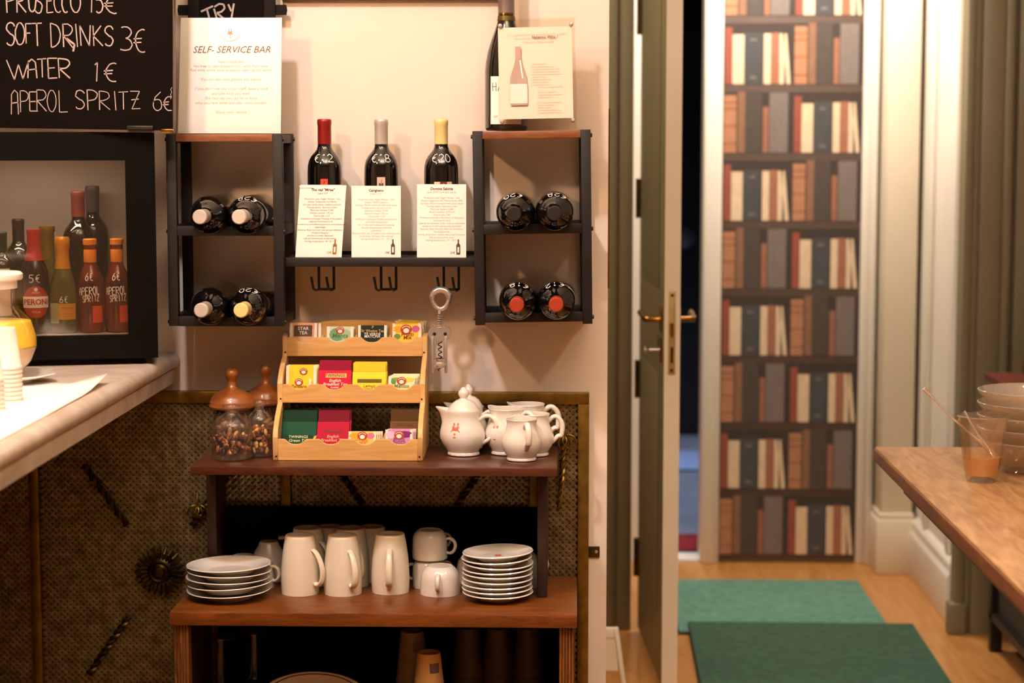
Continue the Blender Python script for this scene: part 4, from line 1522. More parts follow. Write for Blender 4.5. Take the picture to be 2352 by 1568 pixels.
UF = 4.123
UZ = P(860, 1073, UF).z
ux0, ux1 = P(437, 1070, UF).x, P(1279, 1079, UF).x
un = thing('shelf_unit', 'dark wooden open shelf unit standing on the console table', 'shelf unit', ((ux0 + ux1) / 2, TB, TZ + .0005))
hw2 = (ux1 - ux0) / 2
uz = UZ - TZ - .0005
du = TB - UF
MB().box(-hw2, hw2, -du, 0, uz - .018, uz).build('top', mahog, un, bevel=.002)
sxl = P(475, 1200, 4.293).x - un.location.x
sxr = P(1257, 1200, 4.21).x - un.location.x
for a, b, yf_ in ((sxl, sxl + .021, 4.293), (sxr - .021, sxr, 4.21)):
    MB().box(a, b, yf_ - TB, -.004, 0, uz - .018).build('side', dark_wood, un, bevel=.002)
zbk = P(900, 1166, TB - .02).z - un.location.z
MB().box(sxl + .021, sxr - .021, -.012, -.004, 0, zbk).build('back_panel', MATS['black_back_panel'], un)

# ------------------------------------------------------------------ tea box
BFY = 4.205
bx0, bx1 = P(627, 1055, BFY).x, P(971, 1057, BFY).x
BW = bx1 - bx0
tea = thing('tea_box', 'three-tier bamboo tea box full of tea sachets', 'tea box', ((bx0 + bx1) / 2, BFY, UZ + .0004), (0, 0, R(.4)))
SD = .011
tiers = [(0.0, 0.0, .046), (.080, .114, .154), (.163, .207, .249)]     # (front y, bottom z, top z)
prof = [(0, 0), (0, .050)]
for i in range(9):
    t = i / 8
    prof.append((.080 * (t ** 1.7), .050 + (.114 - .050) * t))
prof.append((.080, .156))
for i in range(9):
    t = i / 8
    prof.append((.080 + .083 * (t ** 1.7), .156 + (.207 - .156) * t))
prof += [(.163, .252), (.205, .256), (.212, .25), (.212, 0)]
for a, b in ((-BW / 2, -BW / 2 + SD), (BW / 2 - SD, BW / 2)):
    MB().prism(prof, a, b, axis='x').build('side', bamboo_v, tea, bevel=.0012, seg=1)
iw = BW / 2 - SD
cw = 2 * iw / 4
for ti, (fy, zb, zt) in enumerate(tiers):
    poly = [(-iw, zb), (iw, zb), (iw, zt)]
    for k in (3, 2, 1, 0):
        cx = -iw + cw * (k + .5)
        hwn, dp = .019, .011
        poly += [(cx + hwn + .004, zt)]
        for i in range(7):
            a = i / 6
            poly.append((cx + hwn - .004 - (hwn - .004) * 2 * a, zt - dp * (1 - abs(2 * a - 1) ** 3) * .35 - dp * .65))
        poly += [(cx - hwn - .004, zt)]
    poly += [(-iw, zt)]
    fr = MB().prism(poly, fy, fy + .008).build('tray_front', bamboo, tea, bevel=.0008, seg=1)
    for sx in (-1, 1):
        MB().box(sx * (iw + SD * .35) - .0018, sx * (iw + SD * .35) + .0018, fy - .0006, fy + .002, zb + .007, zb + .0106).build('screw_hole', black_plastic, fr)
    bk_ = min(fy + .085, .206)
    MB().box(-iw, iw, fy + .008, bk_, zb, zb + .005).build('tray_floor', bamboo, tea)
    for k in (1, 2, 3):
        x = -iw + cw * k
        MB().prism([(fy + .008, zb + .005), (bk_ - .001, zb + .005), (bk_ - .001, zt + .002), (fy + .03, zt - .002), (fy + .008, zt - .012)], x - .0025, x + .0025, axis='x').build('divider', bamboo_v, tea)
arch = [(-iw, .2), (iw, .2), (iw, .262)] + [(iw - 2 * iw * i / 16, .262 + .022 * math.sin(PI * i / 16) ** .6) for i in range(1, 16)] + [(-iw, .262)]
MB().prism(arch, .206, .212).build('back_panel', bamboo, tea)
TM = Matrix.Translation(tea.location) @ Matrix.Rotation(R(.4), 4, 'Z')

tea_cols = {}


def tcol(h, rough=.45):
    if h not in tea_cols:
        tea_cols[h] = mat('sachet_' + h.strip('#'), h, .7, var=.08, scale=25, spec=.12)
    return tea_cols[h]


WH = tcol('#efe3cf')
EMB = tcol('#a8432c')


def sachet(label, col, tier, comp, row, w_, h, du_=0.0, title=(), emblem=None, strips=True, deco=None, lean=-14, up=0.0, plate=None, tcolr=None, roll=0, accents=()):
    """one paper tea sachet standing in a compartment; row 0 is the front one"""
    fy, zb, zt = tiers[tier]
    cx = -iw + cw * (comp + .5) + du_
    y = fy + .0115 + row * .0085
    loc = TM @ Vector((cx, y, zb + .0056 + up))
    t = thing('tea_sachet', label, 'tea bag', loc, (R(lean), R(roll), R(.4)), 'tea sachets in the bamboo box')
    mb = MB()
    # slightly pillowed envelope
    n = 6
    vs, fs = [], []
    for sgn in (-1, 1):
        for j in range(n + 1):
            for i in range(n + 1):
                a, b = i / n, j / n
                bul = (math.sin(PI * a) * math.sin(PI * b)) ** .5 if 0 < i < n and 0 < j < n else 0
                vs.append(((a - .5) * w_, .0016 + sgn * (.0004 + .0012 * bul), b * h))
    m_ = (n + 1) ** 2
    for j in range(n):
        for i in range(n):
            a = j * (n + 1) + i
            fs.append((a, a + 1, a + n + 2, a + n + 1))
            fs.append((m_ + a, m_ + a + n + 1, m_ + a + n + 2, m_ + a + 1))
    rim = [i for i in range(n + 1)] + [j * (n + 1) + n for j in range(1, n + 1)] + [n * (n + 1) + i for i in range(n - 1, -1, -1)] + [j * (n + 1) for j in range(n - 1, 0, -1)]
    for q in range(len(rim)):
        a, b = rim[q], rim[(q + 1) % len(rim)]
        fs.append((a, a + m_, b + m_, b))
    mb.add(vs, fs)
    mb.build('envelope', col, t, smooth=60)

    def fn(x, z, e=.0004):
        a, b = min(max(x / w_ + .5, 0), 1), min(max(z / h, 0), 1)
        bul = max(0, math.sin(PI * a) * math.sin(PI * b)) ** .5
        return (x, .0016 - (.0004 + .0012 * bul) - e, z)
    f2 = lambda x, z: fn(x, z, .0007)
    f3 = lambda x, z: fn(x, z, .0010)
    up_ = lambda z: 1 - (1 - z) * .60
    if strips or title or emblem or deco or plate or accents:
        mb = MB()
        ms = [WH, EMB, tcolr or ink_dark, plate[1] if plate else WH] + [a[4] for a in accents]
        for k, a in enumerate(accents):
            disc(mb, a[0] * w_, min(.95 - a[3], up_(a[1])) * h, a[2] * w_, a[3] * h, fn, 4 + k, 12, 2)
        if strips:
            for sx in (-1, 1):
                x = sx * w_ * .44
                patch(mb, (x - w_ * .045, x + w_ * .045, 0, h), fn, 0, 2)
        if plate:
            (px0_, px1_, pz0, pz1) = plate[0]
            patch(mb, (px0_ * w_, px1_ * w_, up_(pz0) * h, up_(pz1) * h), f2, 3, 6)
        if emblem:
            ex, ez, er = emblem
            ez = up_(ez)
            disc(mb, ex * w_, ez * h, er * w_, er * w_ * .88, f2, 1, 18, 2)
            disc(mb, ex * w_, ez * h - er * w_ * .18, er * w_ * .52, er * w_ * .42, f3, 0, 14, 1)
            mb.ribbon([(ex * w_ + er * w_ * .72 * math.cos(R(a)), ez * h + er * w_ * .6 * math.sin(R(a))) for a in range(20, 165, 16)], er * w_ * .12, f3, 0)
        for tx, zz, sz, *rest in title:
            sh_ = .15 if len(rest) < 3 else rest[2]
            xs_ = [p_[0] for p_ in text(tx, sz, shear=sh_, bold=.00008)[0]]
            big = max(xs_) - min(xs_) > .78 * w_
            put_text(mb, tx, 0 if not rest else rest[0] * w_, up_(zz) * h, sz, f3, rest[1] if len(rest) > 1 else 2, shear=sh_, bold=.00008, **({'width': .76 * w_} if big else {}))
        mb.build('printing', ms, t)
    return t


def folder(label, col, dark, tier, comp, row, w_, h, title, plate=None, tcolr=None, lean=-18, du_=0, tear=True, up=0, roll=0):
    """a taller card-fronted sachet with a folded top"""
    fy, zb, zt = tiers[tier]
    cx = -iw + cw * (comp + .5) + du_
    y = fy + .012 + row * .009
    loc = TM @ Vector((cx, y, zb + .0056 + up))
    t = thing('tea_sachet', label, 'tea bag', loc, (R(lean), R(roll), R(.4)), 'tea sachets in the bamboo box')
    MB().box(-w_ / 2, w_ / 2, 0, .0035, 0, h).build('envelope', col, t, bevel=.0012)
    hf = h * .74
    fl_ = MB().box(-w_ / 2 - .0008, w_ / 2 + .0008, -.0016, -.0002, 0, hf).build('front_cover', col, t, bevel=.0004)
    MB().box(-w_ / 2 + .0004, w_ / 2 - .0004, -.0006, .0, hf + .001, h - .0005).build('top_fold', dark, t)
    fn = flatxz(-.0021)
    f2 = flatxz(-.0024)
    mb = MB()
    if plate:
        (a, b, c_, d), pm = plate
        patch(mb, (a * w_, b * w_, c_ * h, d * h), fn, 1, 2)
    for tx, zz, sz, k, sh in title:
        xs_ = [p_[0] for p_ in text(tx, sz, shear=sh, bold=.0001)[0]]
        big = max(xs_) - min(xs_) > .84 * w_
        put_text(mb, tx, 0, zz * h, sz, f2, k, shear=sh, bold=.0001, **({'width': .82 * w_} if big else {}))
    mb.build('printing', [tcolr or WH, plate[1] if plate else WH, ink_dark], t)
    return t


yel = tcol('#f0c832')
# top tier
sachet('pink and beige sachet reading STAR TEA in the top tier', tcol('#dba07c'), 2, 0, 0, .062, .068, -.004, title=(('STAR', .68, .0105, 0, 0, 0), ('TEA', .44, .0105, 0, 0, 0)), plate=((-.34, .32, .26, .86), tcol('#5a463a')), accents=((.1, .85, .3, .1, tcol('#d98a5a')),))
for r_ in (1, 2):
    sachet('pink and beige sachet, %s behind the STAR TEA one in the top tier' % ('directly', 'second')[r_ - 1], tcol('#dba07c'), 2, 0, r_, .062, .067, .002 + .002 * r_)
sachet('pale green mint sachet with a red emblem in the top tier', tcol('#c6cfae'), 2, 1, 0, .060, .060, .003, title=(('Menta', .42, .014),), emblem=(0, .75, .16), tcolr=tcol('#4c6a44'), accents=((-.1, .8, .3, .25, tcol('#6f9a72')), (.2, .5, .2, .2, tcol('#9db58c'))))
sachet('pale green mint sachet behind the front one in the top tier', tcol('#c6cfae'), 2, 1, 1, .060, .059, .004)
sachet('black-green matcha sachet with gold lettering in the top tier', tcol('#26302a'), 2, 2, 0, .066, .063, .0, title=(('Sir Winston Tea', .66, .0085, 0, 2, 0), ('TÉ VERDE', .46, .0085, 0, 0, 0), ('MATCHA', .32, .0085, 0, 0, 0), ('P', .88, .008, 0, 2, .2)), plate=((-.38, .38, .56, .75), tcol('#1a1d1a')), tcolr=tcol('#d0b070'))
sachet('black-green matcha sachet behind the front one in the top tier', tcol('#26302a'), 2, 2, 1, .066, .062, .002)
for r_, du_ in ((0, .004), (1, .001), (2, .006), (3, .003), (4, .008)):
    sachet('foremost yellow fruit-mix sachet in the top tier, petals on its front' if r_ == 0 else 'yellow fruit-mix sachet, %s from the front of the top tier bunch' % ORD[r_], tcol('#ecc344'), 2, 3, r_ * .9, .064, .066 + .0015 * r_, du_, title=(('Frutti', .40, .0125), ('Mix', .22, .0125)) if r_ == 0 else (),
           emblem=(-.03, .68, .2) if r_ == 0 else None, tcolr=tcol('#7a2c1a'), accents=((.3, .7, .14, .12, tcol('#c05a7a')), (-.3, .75, .2, .12, tcol('#e8a030')), (-.35, .3, .12, .1, tcol('#6a8a3c'))), roll=(r_ * 1.2 - 2))
# middle tier
sachet('short yellow lemon sachet at the front of the middle tier', yel, 1, 0, 0, .056, .046, -.004, title=(('Zenzero', .38, .010),), emblem=(0, .72, .17), tcolr=ink_dark)
sachet('tall yellow lemon sachet behind the short one in the middle tier', yel, 1, 0, 1, .068, .074, .0, emblem=(.07, .70, .13))
for r_ in (2, 3):
    sachet('yellow lemon sachet, %s from the back of its middle tier compartment' % ('second', 'first')[r_ - 2], tcol('#e2b83a'), 1, 0, r_, .068, .0745, .001 * r_)
pinkred = tcol('#c01f3c')
folder('bright red breakfast tea sachet in the middle tier', pinkred, tcol('#8c1530'), 1, 1, 0, .070, .088, (('TWININGS', .605, .0088, 2, 0), ('English', .475, .0095, 0, .2), ('Breakfast Tea', .385, .0095, 0, .2), ('CLASSIC', .30, .005, 0, 0), ('STRONG', .21, .005, 0, 0)),
       ((-.3, .36, .55, .66), tcol('#d8b060')), WH)
folder('bright red breakfast tea sachet behind the front one in the middle tier', pinkred, tcol('#8c1530'), 1, 1, 1.1, .070, .087, (), None, WH)
lemon = tcol('#f3d23a')
folder('bright yellow lemon scented tea sachet in the middle tier', lemon, tcol('#e0bc2c'), 1, 2, 0, .072, .083, (('TWININGS', .50, .0085, 1, 0), ('Lemon', .365, .0095, 0, .2), ('Scented Tea', .28, .0095, 0, .2), ('CLASSIC', .19, .0045, 0, 0)), ((-.36, .38, .45, .55), tcol('#6a5a1c')), tcol('#8c6a14'))
folder('bright yellow lemon scented tea sachet behind the front one in the middle tier', lemon, tcol('#e0bc2c'), 1, 2, 1.1, .072, .084, (), None, WH, du_=.002)
for r_ in range(4):
    sachet('foremost pale lemon-balm sachet in the middle tier' if r_ == 0 else 'pale lemon-balm sachet, %s from the front of the middle tier bunch' % ORD[r_], tcol('#ece2b4'), 1, 3, r_ * .9, .058, .052 + .001 * r_, -.004 + .003 * r_, title=(('Melissa', .30, .0115),) if r_ == 0 else (), emblem=(0, .66, .18) if r_ == 0 else None,
           tcolr=tcol('#5f7a3a'), accents=((-.3, .62, .1, .12, tcol('#5c8a44')), (.28, .8, .2, .1, tcol('#d8c94a')), (-.2, .9, .2, .08, tcol('#7fa05a'))))
# bottom tier
gr = tcol('#1d4a34')
folder('dark green tea sachet leaning back in the bottom tier', gr, tcol('#12301f'), 0, 0, 2.0, .076, .108, (('TWININGS', .40, .0085, 0, 0), ('Green Tea', .32, .0095, 0, .2)), ((-.42, .42, .36, .44), tcol('#163a28')), tcol('#c9d0a0'), lean=-32)
folder('dark green tea sachet behind the front one in the bottom tier', gr, tcol('#12301f'), 0, 0, 3.2, .076, .110, (), None, WH, lean=-32)
rd2 = tcol('#a81c34')
folder('deep red breakfast tea sachet leaning back in the bottom tier', rd2, tcol('#6c1224'), 0, 1, 2.0, .068, .108, (('TWININGS', .52, .0085, 2, 0), ('English', .41, .0095, 0, .2), ('Breakfast Tea', .33, .0095, 0, .2)), None, tcol('#e8a890'), lean=-32)
folder('deep red breakfast tea sachet behind the front one in the bottom tier', rd2, tcol('#6c1224'), 0, 1, 3.2, .068, .110, (), None, WH, lean=-32, du_=.003)
for r_ in range(4):
    sachet('foremost yellow fruit-mix sachet in the bottom tier' if r_ == 0 else 'yellow fruit-mix sachet, %s from the front of the bottom tier bunch' % ORD[r_], tcol('#e8c060'), 0, 2, r_ * .9, .060, .056 - .001 * r_, -.008 + .004 * r_, title=(('Frutti', .42, .0115), ('Mix', .26, .0115)) if r_ == 0 else (), emblem=(0, .70, .18) if r_ == 0 else None,
           tcolr=tcol('#c98a3c'), accents=((.3, .75, .14, .12, tcol('#d0708c')), (-.28, .7, .2, .12, tcol('#e8a030')), (-.3, .35, .12, .1, tcol('#8a8a4c'))))
for r_ in range(3):
    sachet('foremost lilac forest-fruit sachet in the bottom tier' if r_ == 0 else 'lilac forest-fruit sachet, %s from the front of the bottom tier bunch' % ORD[r_], tcol('#c78ab0'), 0, 3, r_ * .9, .060, .060, -.004 + .003 * r_, title=(('Frutti', .42, .0115), ('Bosco', .27, .0115)) if r_ == 0 else (), emblem=(0, .66, .18) if r_ == 0 else None,
           tcolr=tcol('#8a4a7c'), accents=((.2, .85, .3, .12, tcol('#7a2a6c')), (-.3, .8, .16, .14, tcol('#e3b6d0'))))
folder('tall brown tea sachet at the back of the bottom tier', tcol('#6a4a26'), tcol('#4f3518'), 0, 3, 3.2, .062, .100, (('TWININGS', .66, .008, 2, 0),), None, WH, lean=-16, du_=.006)

# ------------------------------------------------------------------ jars of nuts
def jar(label, u, y, r, hgt, lid=True, neck=None):
    c = P(u, 1040, y)
    t = thing('glass_jar', label, 'jar', (c.x, c.y, UZ + .0004))
    if lid:
        pr = [(0, .004), (r * .9, 0), (r, .006), (r, hgt - .01), (r * .95, hgt)]
        MB().lathe(pr, 40).build('glass_body', jar_g, t, smooth=50)
        R_ = r * 1.16
        MB().lathe([(0, hgt - .004), (r * .9, hgt - .004), (R_, hgt - .002), (R_ * 1.03, hgt + .002), (R_ * 1.0, hgt + .006), (R_ * .985, hgt + .011), (R_ * .95, hgt + .0125), (R_ * .90, hgt + .020), (R_ * .80, hgt + .027), (R_ * .62, hgt + .033), (R_ * .42, hgt + .037), (R_ * .28, hgt + .041),
                    (R_ * .20, hgt + .049), (R_ * .185, hgt + .055), (R_ * .215, hgt + .059), (R_ * .28, hgt + .065), (R_ * .295, hgt + .072), (R_ * .25, hgt + .080), (R_ * .14, hgt + .085), (0, hgt + .086)], 40).build('wooden_lid', lid_wood, t, smooth=35)
    else:
        pr = [(0, .006), (r * .5, .006), (r * .9, .001), (r * 1.02, .003), (r * 1.03, .008), (r * .97, .012), (r, .02), (r, hgt * .62), (r * .93, hgt * .72), (r * .72, hgt * .82), (r * .42, hgt * .88), (r * .34, hgt * .93), (r * .34, hgt * .965), (r * .42, hgt * .985), (r * .42, hgt)]
        MB().lathe(pr, 40).build('glass_body', jar_g, t, smooth=50)
        MB().lathe([(0, hgt * .93), (r * .28, hgt * .93), (r * .31, hgt * 1.0), (r * .42, hgt * 1.012), (r * .46, hgt * 1.05), (r * .36, hgt * 1.09), (0, hgt * 1.1)], 24).build('glass_stopper', jar_g, t, smooth=40)
    return t, c


nutc = [mat('nut_' + n_, c_, .5, var=.2, scale=60) for n_, c_ in (('almond', '#9a5a30'), ('dark', '#4a2614'), ('pale', '#d8a860'), ('hazel', '#7c4522'), ('cream', '#e0bd84'))]


def nuts(label, c, r, z0, z1, n, seed, cols=(0, 1, 2, 3, 4), size=.008):
    rr = random.Random(seed)
    mb = MB()
    for i in range(n):
        a = rr.uniform(0, 2 * PI)
        q = (r - size) * (rr.uniform(.0, 1) ** .35)
        z = rr.uniform(z0 + size * .7, z1 - size * .6)
        sx = size * rr.uniform(.8, 1.4)
        T = Matrix.Translation((q * math.cos(a), q * math.sin(a), z)) @ Euler((rr.uniform(0, 6), rr.uniform(0, 6), rr.uniform(0, 6))).to_matrix().to_4x4() @ Matrix.Diagonal((sx, size * rr.uniform(.4, .7), size * rr.uniform(.5, .75), 1))
        mb.lathe([(0, -1), (.5, -.85), (.9, -.4), (1, .1), (.7, .7), (0, 1)], 8, rr.choice(cols), T)
    o = mb.build('mixed_nuts', nutc, loc=(c.x, c.y, UZ + .0006), smooth=60)
    return tag(o, label, 'nuts', kind='stuff')


j1, c1 = jar('tall glass jar with a turned wooden lid holding nuts', 535, 4.332, .043, .099)
nuts('mixed nuts filling the wooden-lidded jar nearest the shelf end', c1, .0415, .003, .092, 210, 1, (0, 2, 3, 4, 1), .0095)
j2, c2 = jar('glass jar with a wooden lid half hidden behind the tea box', 612, 4.384, .038, .101)
nuts('nuts filling the wooden-lidded jar behind the tea box', c2, .0365, .003, .095, 210, 2, (0, 3, 4, 1), .0095)
j3, c3 = jar('small glass jar with stopper standing foremost by the tea box, half full of nuts', 533, 4.228, .0435, .108, False)
nuts('mixed nuts half filling the foremost stoppered jar', c3, .0415, .009, .055, 150, 3, (0, 1, 2, 3, 1), .0072)
j4, c4 = jar('small glass jar with stopper tucked against the tea box side', 597, 4.266, .030, .112, False)
nuts('mixed nuts filling the stoppered jar against the tea box', c4, .0285, .009, .066, 110, 4, (0, 1, 3, 2), .0072)

# ------------------------------------------------------------------ porcelain pots and jugs
POT0 = [(0, .002), (.036, 0), (.040, .002), (.0405, .006), (.0385, .009), (.041, .014), (.050, .028), (.0548, .044), (.0545, .056), (.050, .070), (.0445, .082), (.0415, .094), (.0412, .104), (.043, .112), (.0425, .1135), (.0395, .112), (.0395, .100), (0, .098)]
POT = [(r * .86, z * .87) for r, z in POT0]
scal = lambda r, z, a: (r * (1 + (.02 * math.cos(14 * a) if z < .0075 and r > .03 else 0)), z)


def handle_pts(k=1.0, r0=.044, z0=.094, z1=.032):
    P_ = [(r0 * .92, z0 - .004), (r0 + .010 * k, z0 + .006), (r0 + .022 * k, z0 + .006), (r0 + .033 * k, z0 - .004), (r0 + .036 * k, z0 - .018), (r0 + .033 * k, z0 - .034), (r0 + .024 * k, z1 + .014), (r0 + .012 * k, z1 + .004), (r0 + .002 * k, z1 - .004), (r0 + .0 * k, z1 - .010)]
    return P_


def beak(r, z, a):
    g = min(1, max(0, (z - .046) / .05))
    w_ = max(0, -math.cos(a)) ** 14
    rr = r * (1 + (.02 * math.cos(14 * a) if z < .0065 and r > .025 else 0))
    if r > .033:
        rr += .026 * g * g * w_ + .006 * math.sin(PI * min(1, z / .09)) * w_
    return (rr, z + (.006 * w_ * g if z > .085 and r > .033 else 0))


def teapot(label, c, rz):
    t = thing('teapot', label, 'teapot', (c.x, c.y, UZ + .0004), (0, 0, rz))
    MB().lathe(POT, 64, wave=beak).build('body', porcelain, t, smooth=50)
    k = .86
    MB().lathe([(r * k, z * .845 + .003) for r, z in [(.041, .110), (.0415, .1125), (.038, .118), (.030, .130), (.019, .138), (.010, .1405), (.0085, .144), (.012, .149), (.0138, .155), (.0125, .161), (.0095, .165), (.008, .1665), (.0055, .171), (0, .1725)]], 36).build('lid', porcelain, t, smooth=50)
    MB().stube([(x * k, 0, z * k) for x, z in handle_pts(1.15)], [.0045, .005, .005, .0055, .006, .0055, .005, .0045, .004, .003], 10, flat=(1, 1.35)).build('handle', porcelain, t, smooth=60)
    mb = MB()
    crest(mb, wrap(POT, -112 - math.degrees(rz), .0006), 0, .060, .0150)
    mb.build('crest', crest_red, t)
    return t


JUG = [(r * .80, z * .80) for r, z in POT0[:14]] + [(.035, .0905), (.0345, .0915), (.0322, .0905), (.0315, .08), (.038, .05), (.040, .036), (.031, .012), (0, .010)]


def jug(label, c, rz, s=1.0, with_crest=True):
    t = thing('milk_jug', label, 'jug', (c.x, c.y, UZ + .0004), (0, 0, rz))
    pr = [(r * s, z * s) for r, z in JUG]
    lipw = lambda r, z, a: (r * (1 + (.02 * math.cos(14 * a) if z < .006 * s and r > .02 else 0) + (.16 * max(0, -math.cos(a)) ** 12 * max(0, (z / s - .06) / .03))), z + (.004 * s * max(0, -math.cos(a)) ** 12 if z > .085 * s else 0))
    MB().lathe(pr, 48, wave=lipw).build('body', porcelain, t, smooth=45)
    MB().stube([(x * s, 0, z * s) for x, z in handle_pts(.8, .0335, .078, .028)], [q * s for q in (.0045, .005, .005, .0052, .0056, .0052, .005, .0045, .004, .003)], 10, flat=(1, 1.35)).build('handle', porcelain, t, smooth=60)
    if with_crest:
        mb = MB()
        crest(mb, wrap(pr, -122 - math.degrees(rz), .0006), 0, .048 * s, .0135 * s)
        mb.build('crest', crest_red, t)
    return t


teapot('white porcelain teapot with red crest standing foremost beside the tea box', P(1065, 1000, 4.295), R(-10))
teapot('white porcelain teapot almost hidden behind the foremost teapot', P(1076, 1000, 4.382), R(-14)).scale = (.92, .92, .97)
jug('white milk jug with red crest standing next to the teapots', P(1164, 1000, 4.312), R(-25), 1.1)
jug('white milk jug at the back near the wall screen, handle towards the corner', P(1211, 1000, 4.372), R(4), 1.12, False)
jug('white milk jug half hidden behind the foremost jug', P(1226, 1000, 4.292), R(2), 1.0)
jug('white milk jug standing foremost at the end of the shelf, handle turned to the room', P(1198, 1000, 4.226), R(-74), .98, False)

# ------------------------------------------------------------------ cups and plates on the console
MUG = [(0, .126), (.027, .126), (.030, .1275), (.0312, .1265), (.0322, .122), (.035, .108), (.0395, .075), (.0415, .045), (.0418, .02), (.041, 0), (.0395, 0), (.040, .02), (.038, .06), (.033, .105), (.028, .118), (0, .119)]


def mug(label, u, y, rz):
    c = P(u, 1350, y)
    t = thing('mug', label, 'mug', (c.x, y, TZ + .0004), (0, 0, rz), 'upturned mugs on the console')
    MB().lathe(MUG, 40).build('body', stone_w, t, smooth=45)
    MB().lathe([(.0245, .1264), (.0255, .1278), (.030, .1282), (.0312, .1270)], 36).build('foot_ring', foot_ring, t, smooth=45)
    MB().stube([(.036, 0, .098), (.044, 0, .094), (.053, 0, .082), (.060, 0, .066), (.0625, 0, .050), (.060, 0, .034), (.054, 0, .025), (.047, 0, .023), (.0425, 0, .027)], [.006, .0062, .0064, .0066, .0068, .007, .007, .0072, .006], 10, flat=(.6, 1.15)).build('handle', stone_w, t, smooth=60)
    return t


mug('tall cream mug upturned foremost beside the plates, handle curling outward', 690, 4.243, R(-32))
mug('tall cream mug upturned second from the plate stack, handle facing the room', 788, 4.243, R(-58))
mug('tall cream mug upturned third along the console, handle straight on', 897, 4.262, R(-88))
mug('tall cream mug in shade behind the foremost mug', 708, 4.325, R(-30))
mug('tall cream mug in shade behind the second mug', 806, 4.325, R(-62))
mug('dimmest tall mug at the very back above the first mug', 757, 4.373, R(60)).scale = (.87, .87, .95)
mug('dimmest tall mug at the very back above the second mug', 856, 4.373, R(150)).scale = (.87, .87, .95)

TEAC = [(0, .052), (.022, .052), (.024, .054), (.026, .053), (.030, .049), (.0355, .042), (.038, .030), (.039, .012), (.0395, 0), (.038, 0), (.037, .02), (.033, .04), (.02, .047), (0, .047)]


def teacup(label, u, y, rz, s=1.0, dz=0, cat_group='upturned tea cups'):
    c = P(u, 1350, y)
    t = thing('tea_cup', label, 'cup', (c.x, y, TZ + .0004 + dz), (0, 0, rz), cat_group)
    pr = [(r * s, z * s) for r, z in TEAC]
    MB().lathe(pr, 36).build('body', porcelain, t, smooth=45)
    MB().stube([(x * s, 0, z * s) for x, z in ((.0345, .042), (.043, .043), (.051, .038), (.0535, .028), (.050, .018), (.043, .014), (.037, .016))], [q * s for q in (.003, .0035, .0036, .0036, .0036, .0034, .003)], 8, flat=(1, 1.3)).build('handle', porcelain, t, smooth=60)
    return t


def scup(label, u, v, rz, s=1.0, dz=0):
    """straight-sided stacked cup"""
    c = PZ(u, v, TZ)
    t = thing('tea_cup', label, 'cup', (c.x, c.y, TZ + .0004 + dz), (0, 0, rz), 'upturned tea cups')
    pr = [(0, .061), (.024, .061), (.0255, .063), (.0275, .062), (.034, .056), (.0375, .048), (.0385, .04), (.039, .002), (.0385, 0), (.037, 0), (.0365, .04), (.03, .055), (0, .056)]
    MB().lathe([(r * s, z * s) for r, z in pr], 36).build('body', porcelain, t, smooth=45)
    MB().stube([(x * s, 0, z * s) for x, z in ((.037, .044), (.046, .046), (.055, .040), (.058, .030), (.054, .018), (.046, .013), (.0375, .015))], [q * s for q in (.003, .0036, .0038, .0038, .0038, .0035, .003)], 8, flat=(1, 1.3)).build('handle', porcelain, t, smooth=60)


scup('lower of two stacked white cups beside the third mug', 988, 1346, R(160), 1.0)
scup('upper of two stacked white cups, its handle showing behind the saucers', 988, 1346, R(-12), 1.0, .0635)
teacup('small white espresso cup upturned in front of the stacked cups', 1011, 4.248, R(-92), 1.12)
teacup('dim white cup behind the stacked cups', 985, 4.372, R(20), .95, .062)
teacup('dim white cup under another at the back of the cup rows', 985, 4.372, R(10), .95)
teacup('dark white cup half hidden behind the saucer stack', 1098, 4.34, R(10), 1.25)
teacup('dark white cup behind the saucer stack by the unit side', 1190, 4.335, R(30), 1.35)

PLT = [(0, .003), (.045, .003), (.048, 0), (.054, 0), (.056, .004), (.085, .016), (.0975, .0195), (.099, .0205), (.098, .0222), (.085, .0185), (.056, .007), (.05, .006), (0, .006)]


def plate(label, c, z, s, tilt=(0, 0), wavy=0.0, group=None, crest_on=False, prof=PLT):
    t = thing('plate', label, 'plate', (c.x, c.y, z), (R(tilt[0]), R(tilt[1]), rnd.uniform(0, 6)), group)
    MB().lathe([(r * s, zz * s) for r, zz in prof], 56, wave=(lambda r, zz, a: (r * (1 + wavy * math.cos(12 * a) * (r > .08 * s)), zz + wavy * .06 * math.cos(12 * a) * (r > .08 * s))) if wavy else None).build('dish', porcelain, t, smooth=50)
    if crest_on:
        t.rotation_euler[2] = 0
        mb = MB()
        crest(mb, lambda x, z_: (x, z_ + .004, .0068 * s), 0, 0, .012)
        mb.build('crest', crest_red, t)
    return t


c = P(527, 1374, 4.197)
zz = TZ + .0005
for i, (tl, dx) in enumerate((((0, 1.5), .0), ((1, -2.0), .002), ((0, 1.0), -.002), ((.5, 0.8), .001), ((1.5, -.5), .0))):
    nm = ['bottom', 'second lowest', 'middle', 'second highest', 'topmost'][i]
    plate('white plate, %s of the stack at the console end' % nm, c + Vector((dx, 0, 0)), zz, .92, tl, 0, 'white plates stacked at the console end')
    zz += .0140 if i in (0, 2) else .0125
c = PZ(1143, 1374, TZ)
zz = TZ + .0005
SAUC = [(0, .003), (.035, .003), (.038, 0), (.044, 0), (.046, .003), (.070, .012), (.078, .0150), (.0795, .0165), (.078, .0185), (.070, .0152), (.046, .006), (.04, .0055), (0, .0055)]
names = ['lowest', 'second lowest', 'third from the bottom', 'fourth from the bottom', 'fifth from the bottom', 'fourth from the top', 'third from the top', 'second from the top', 'topmost, red crest on it']
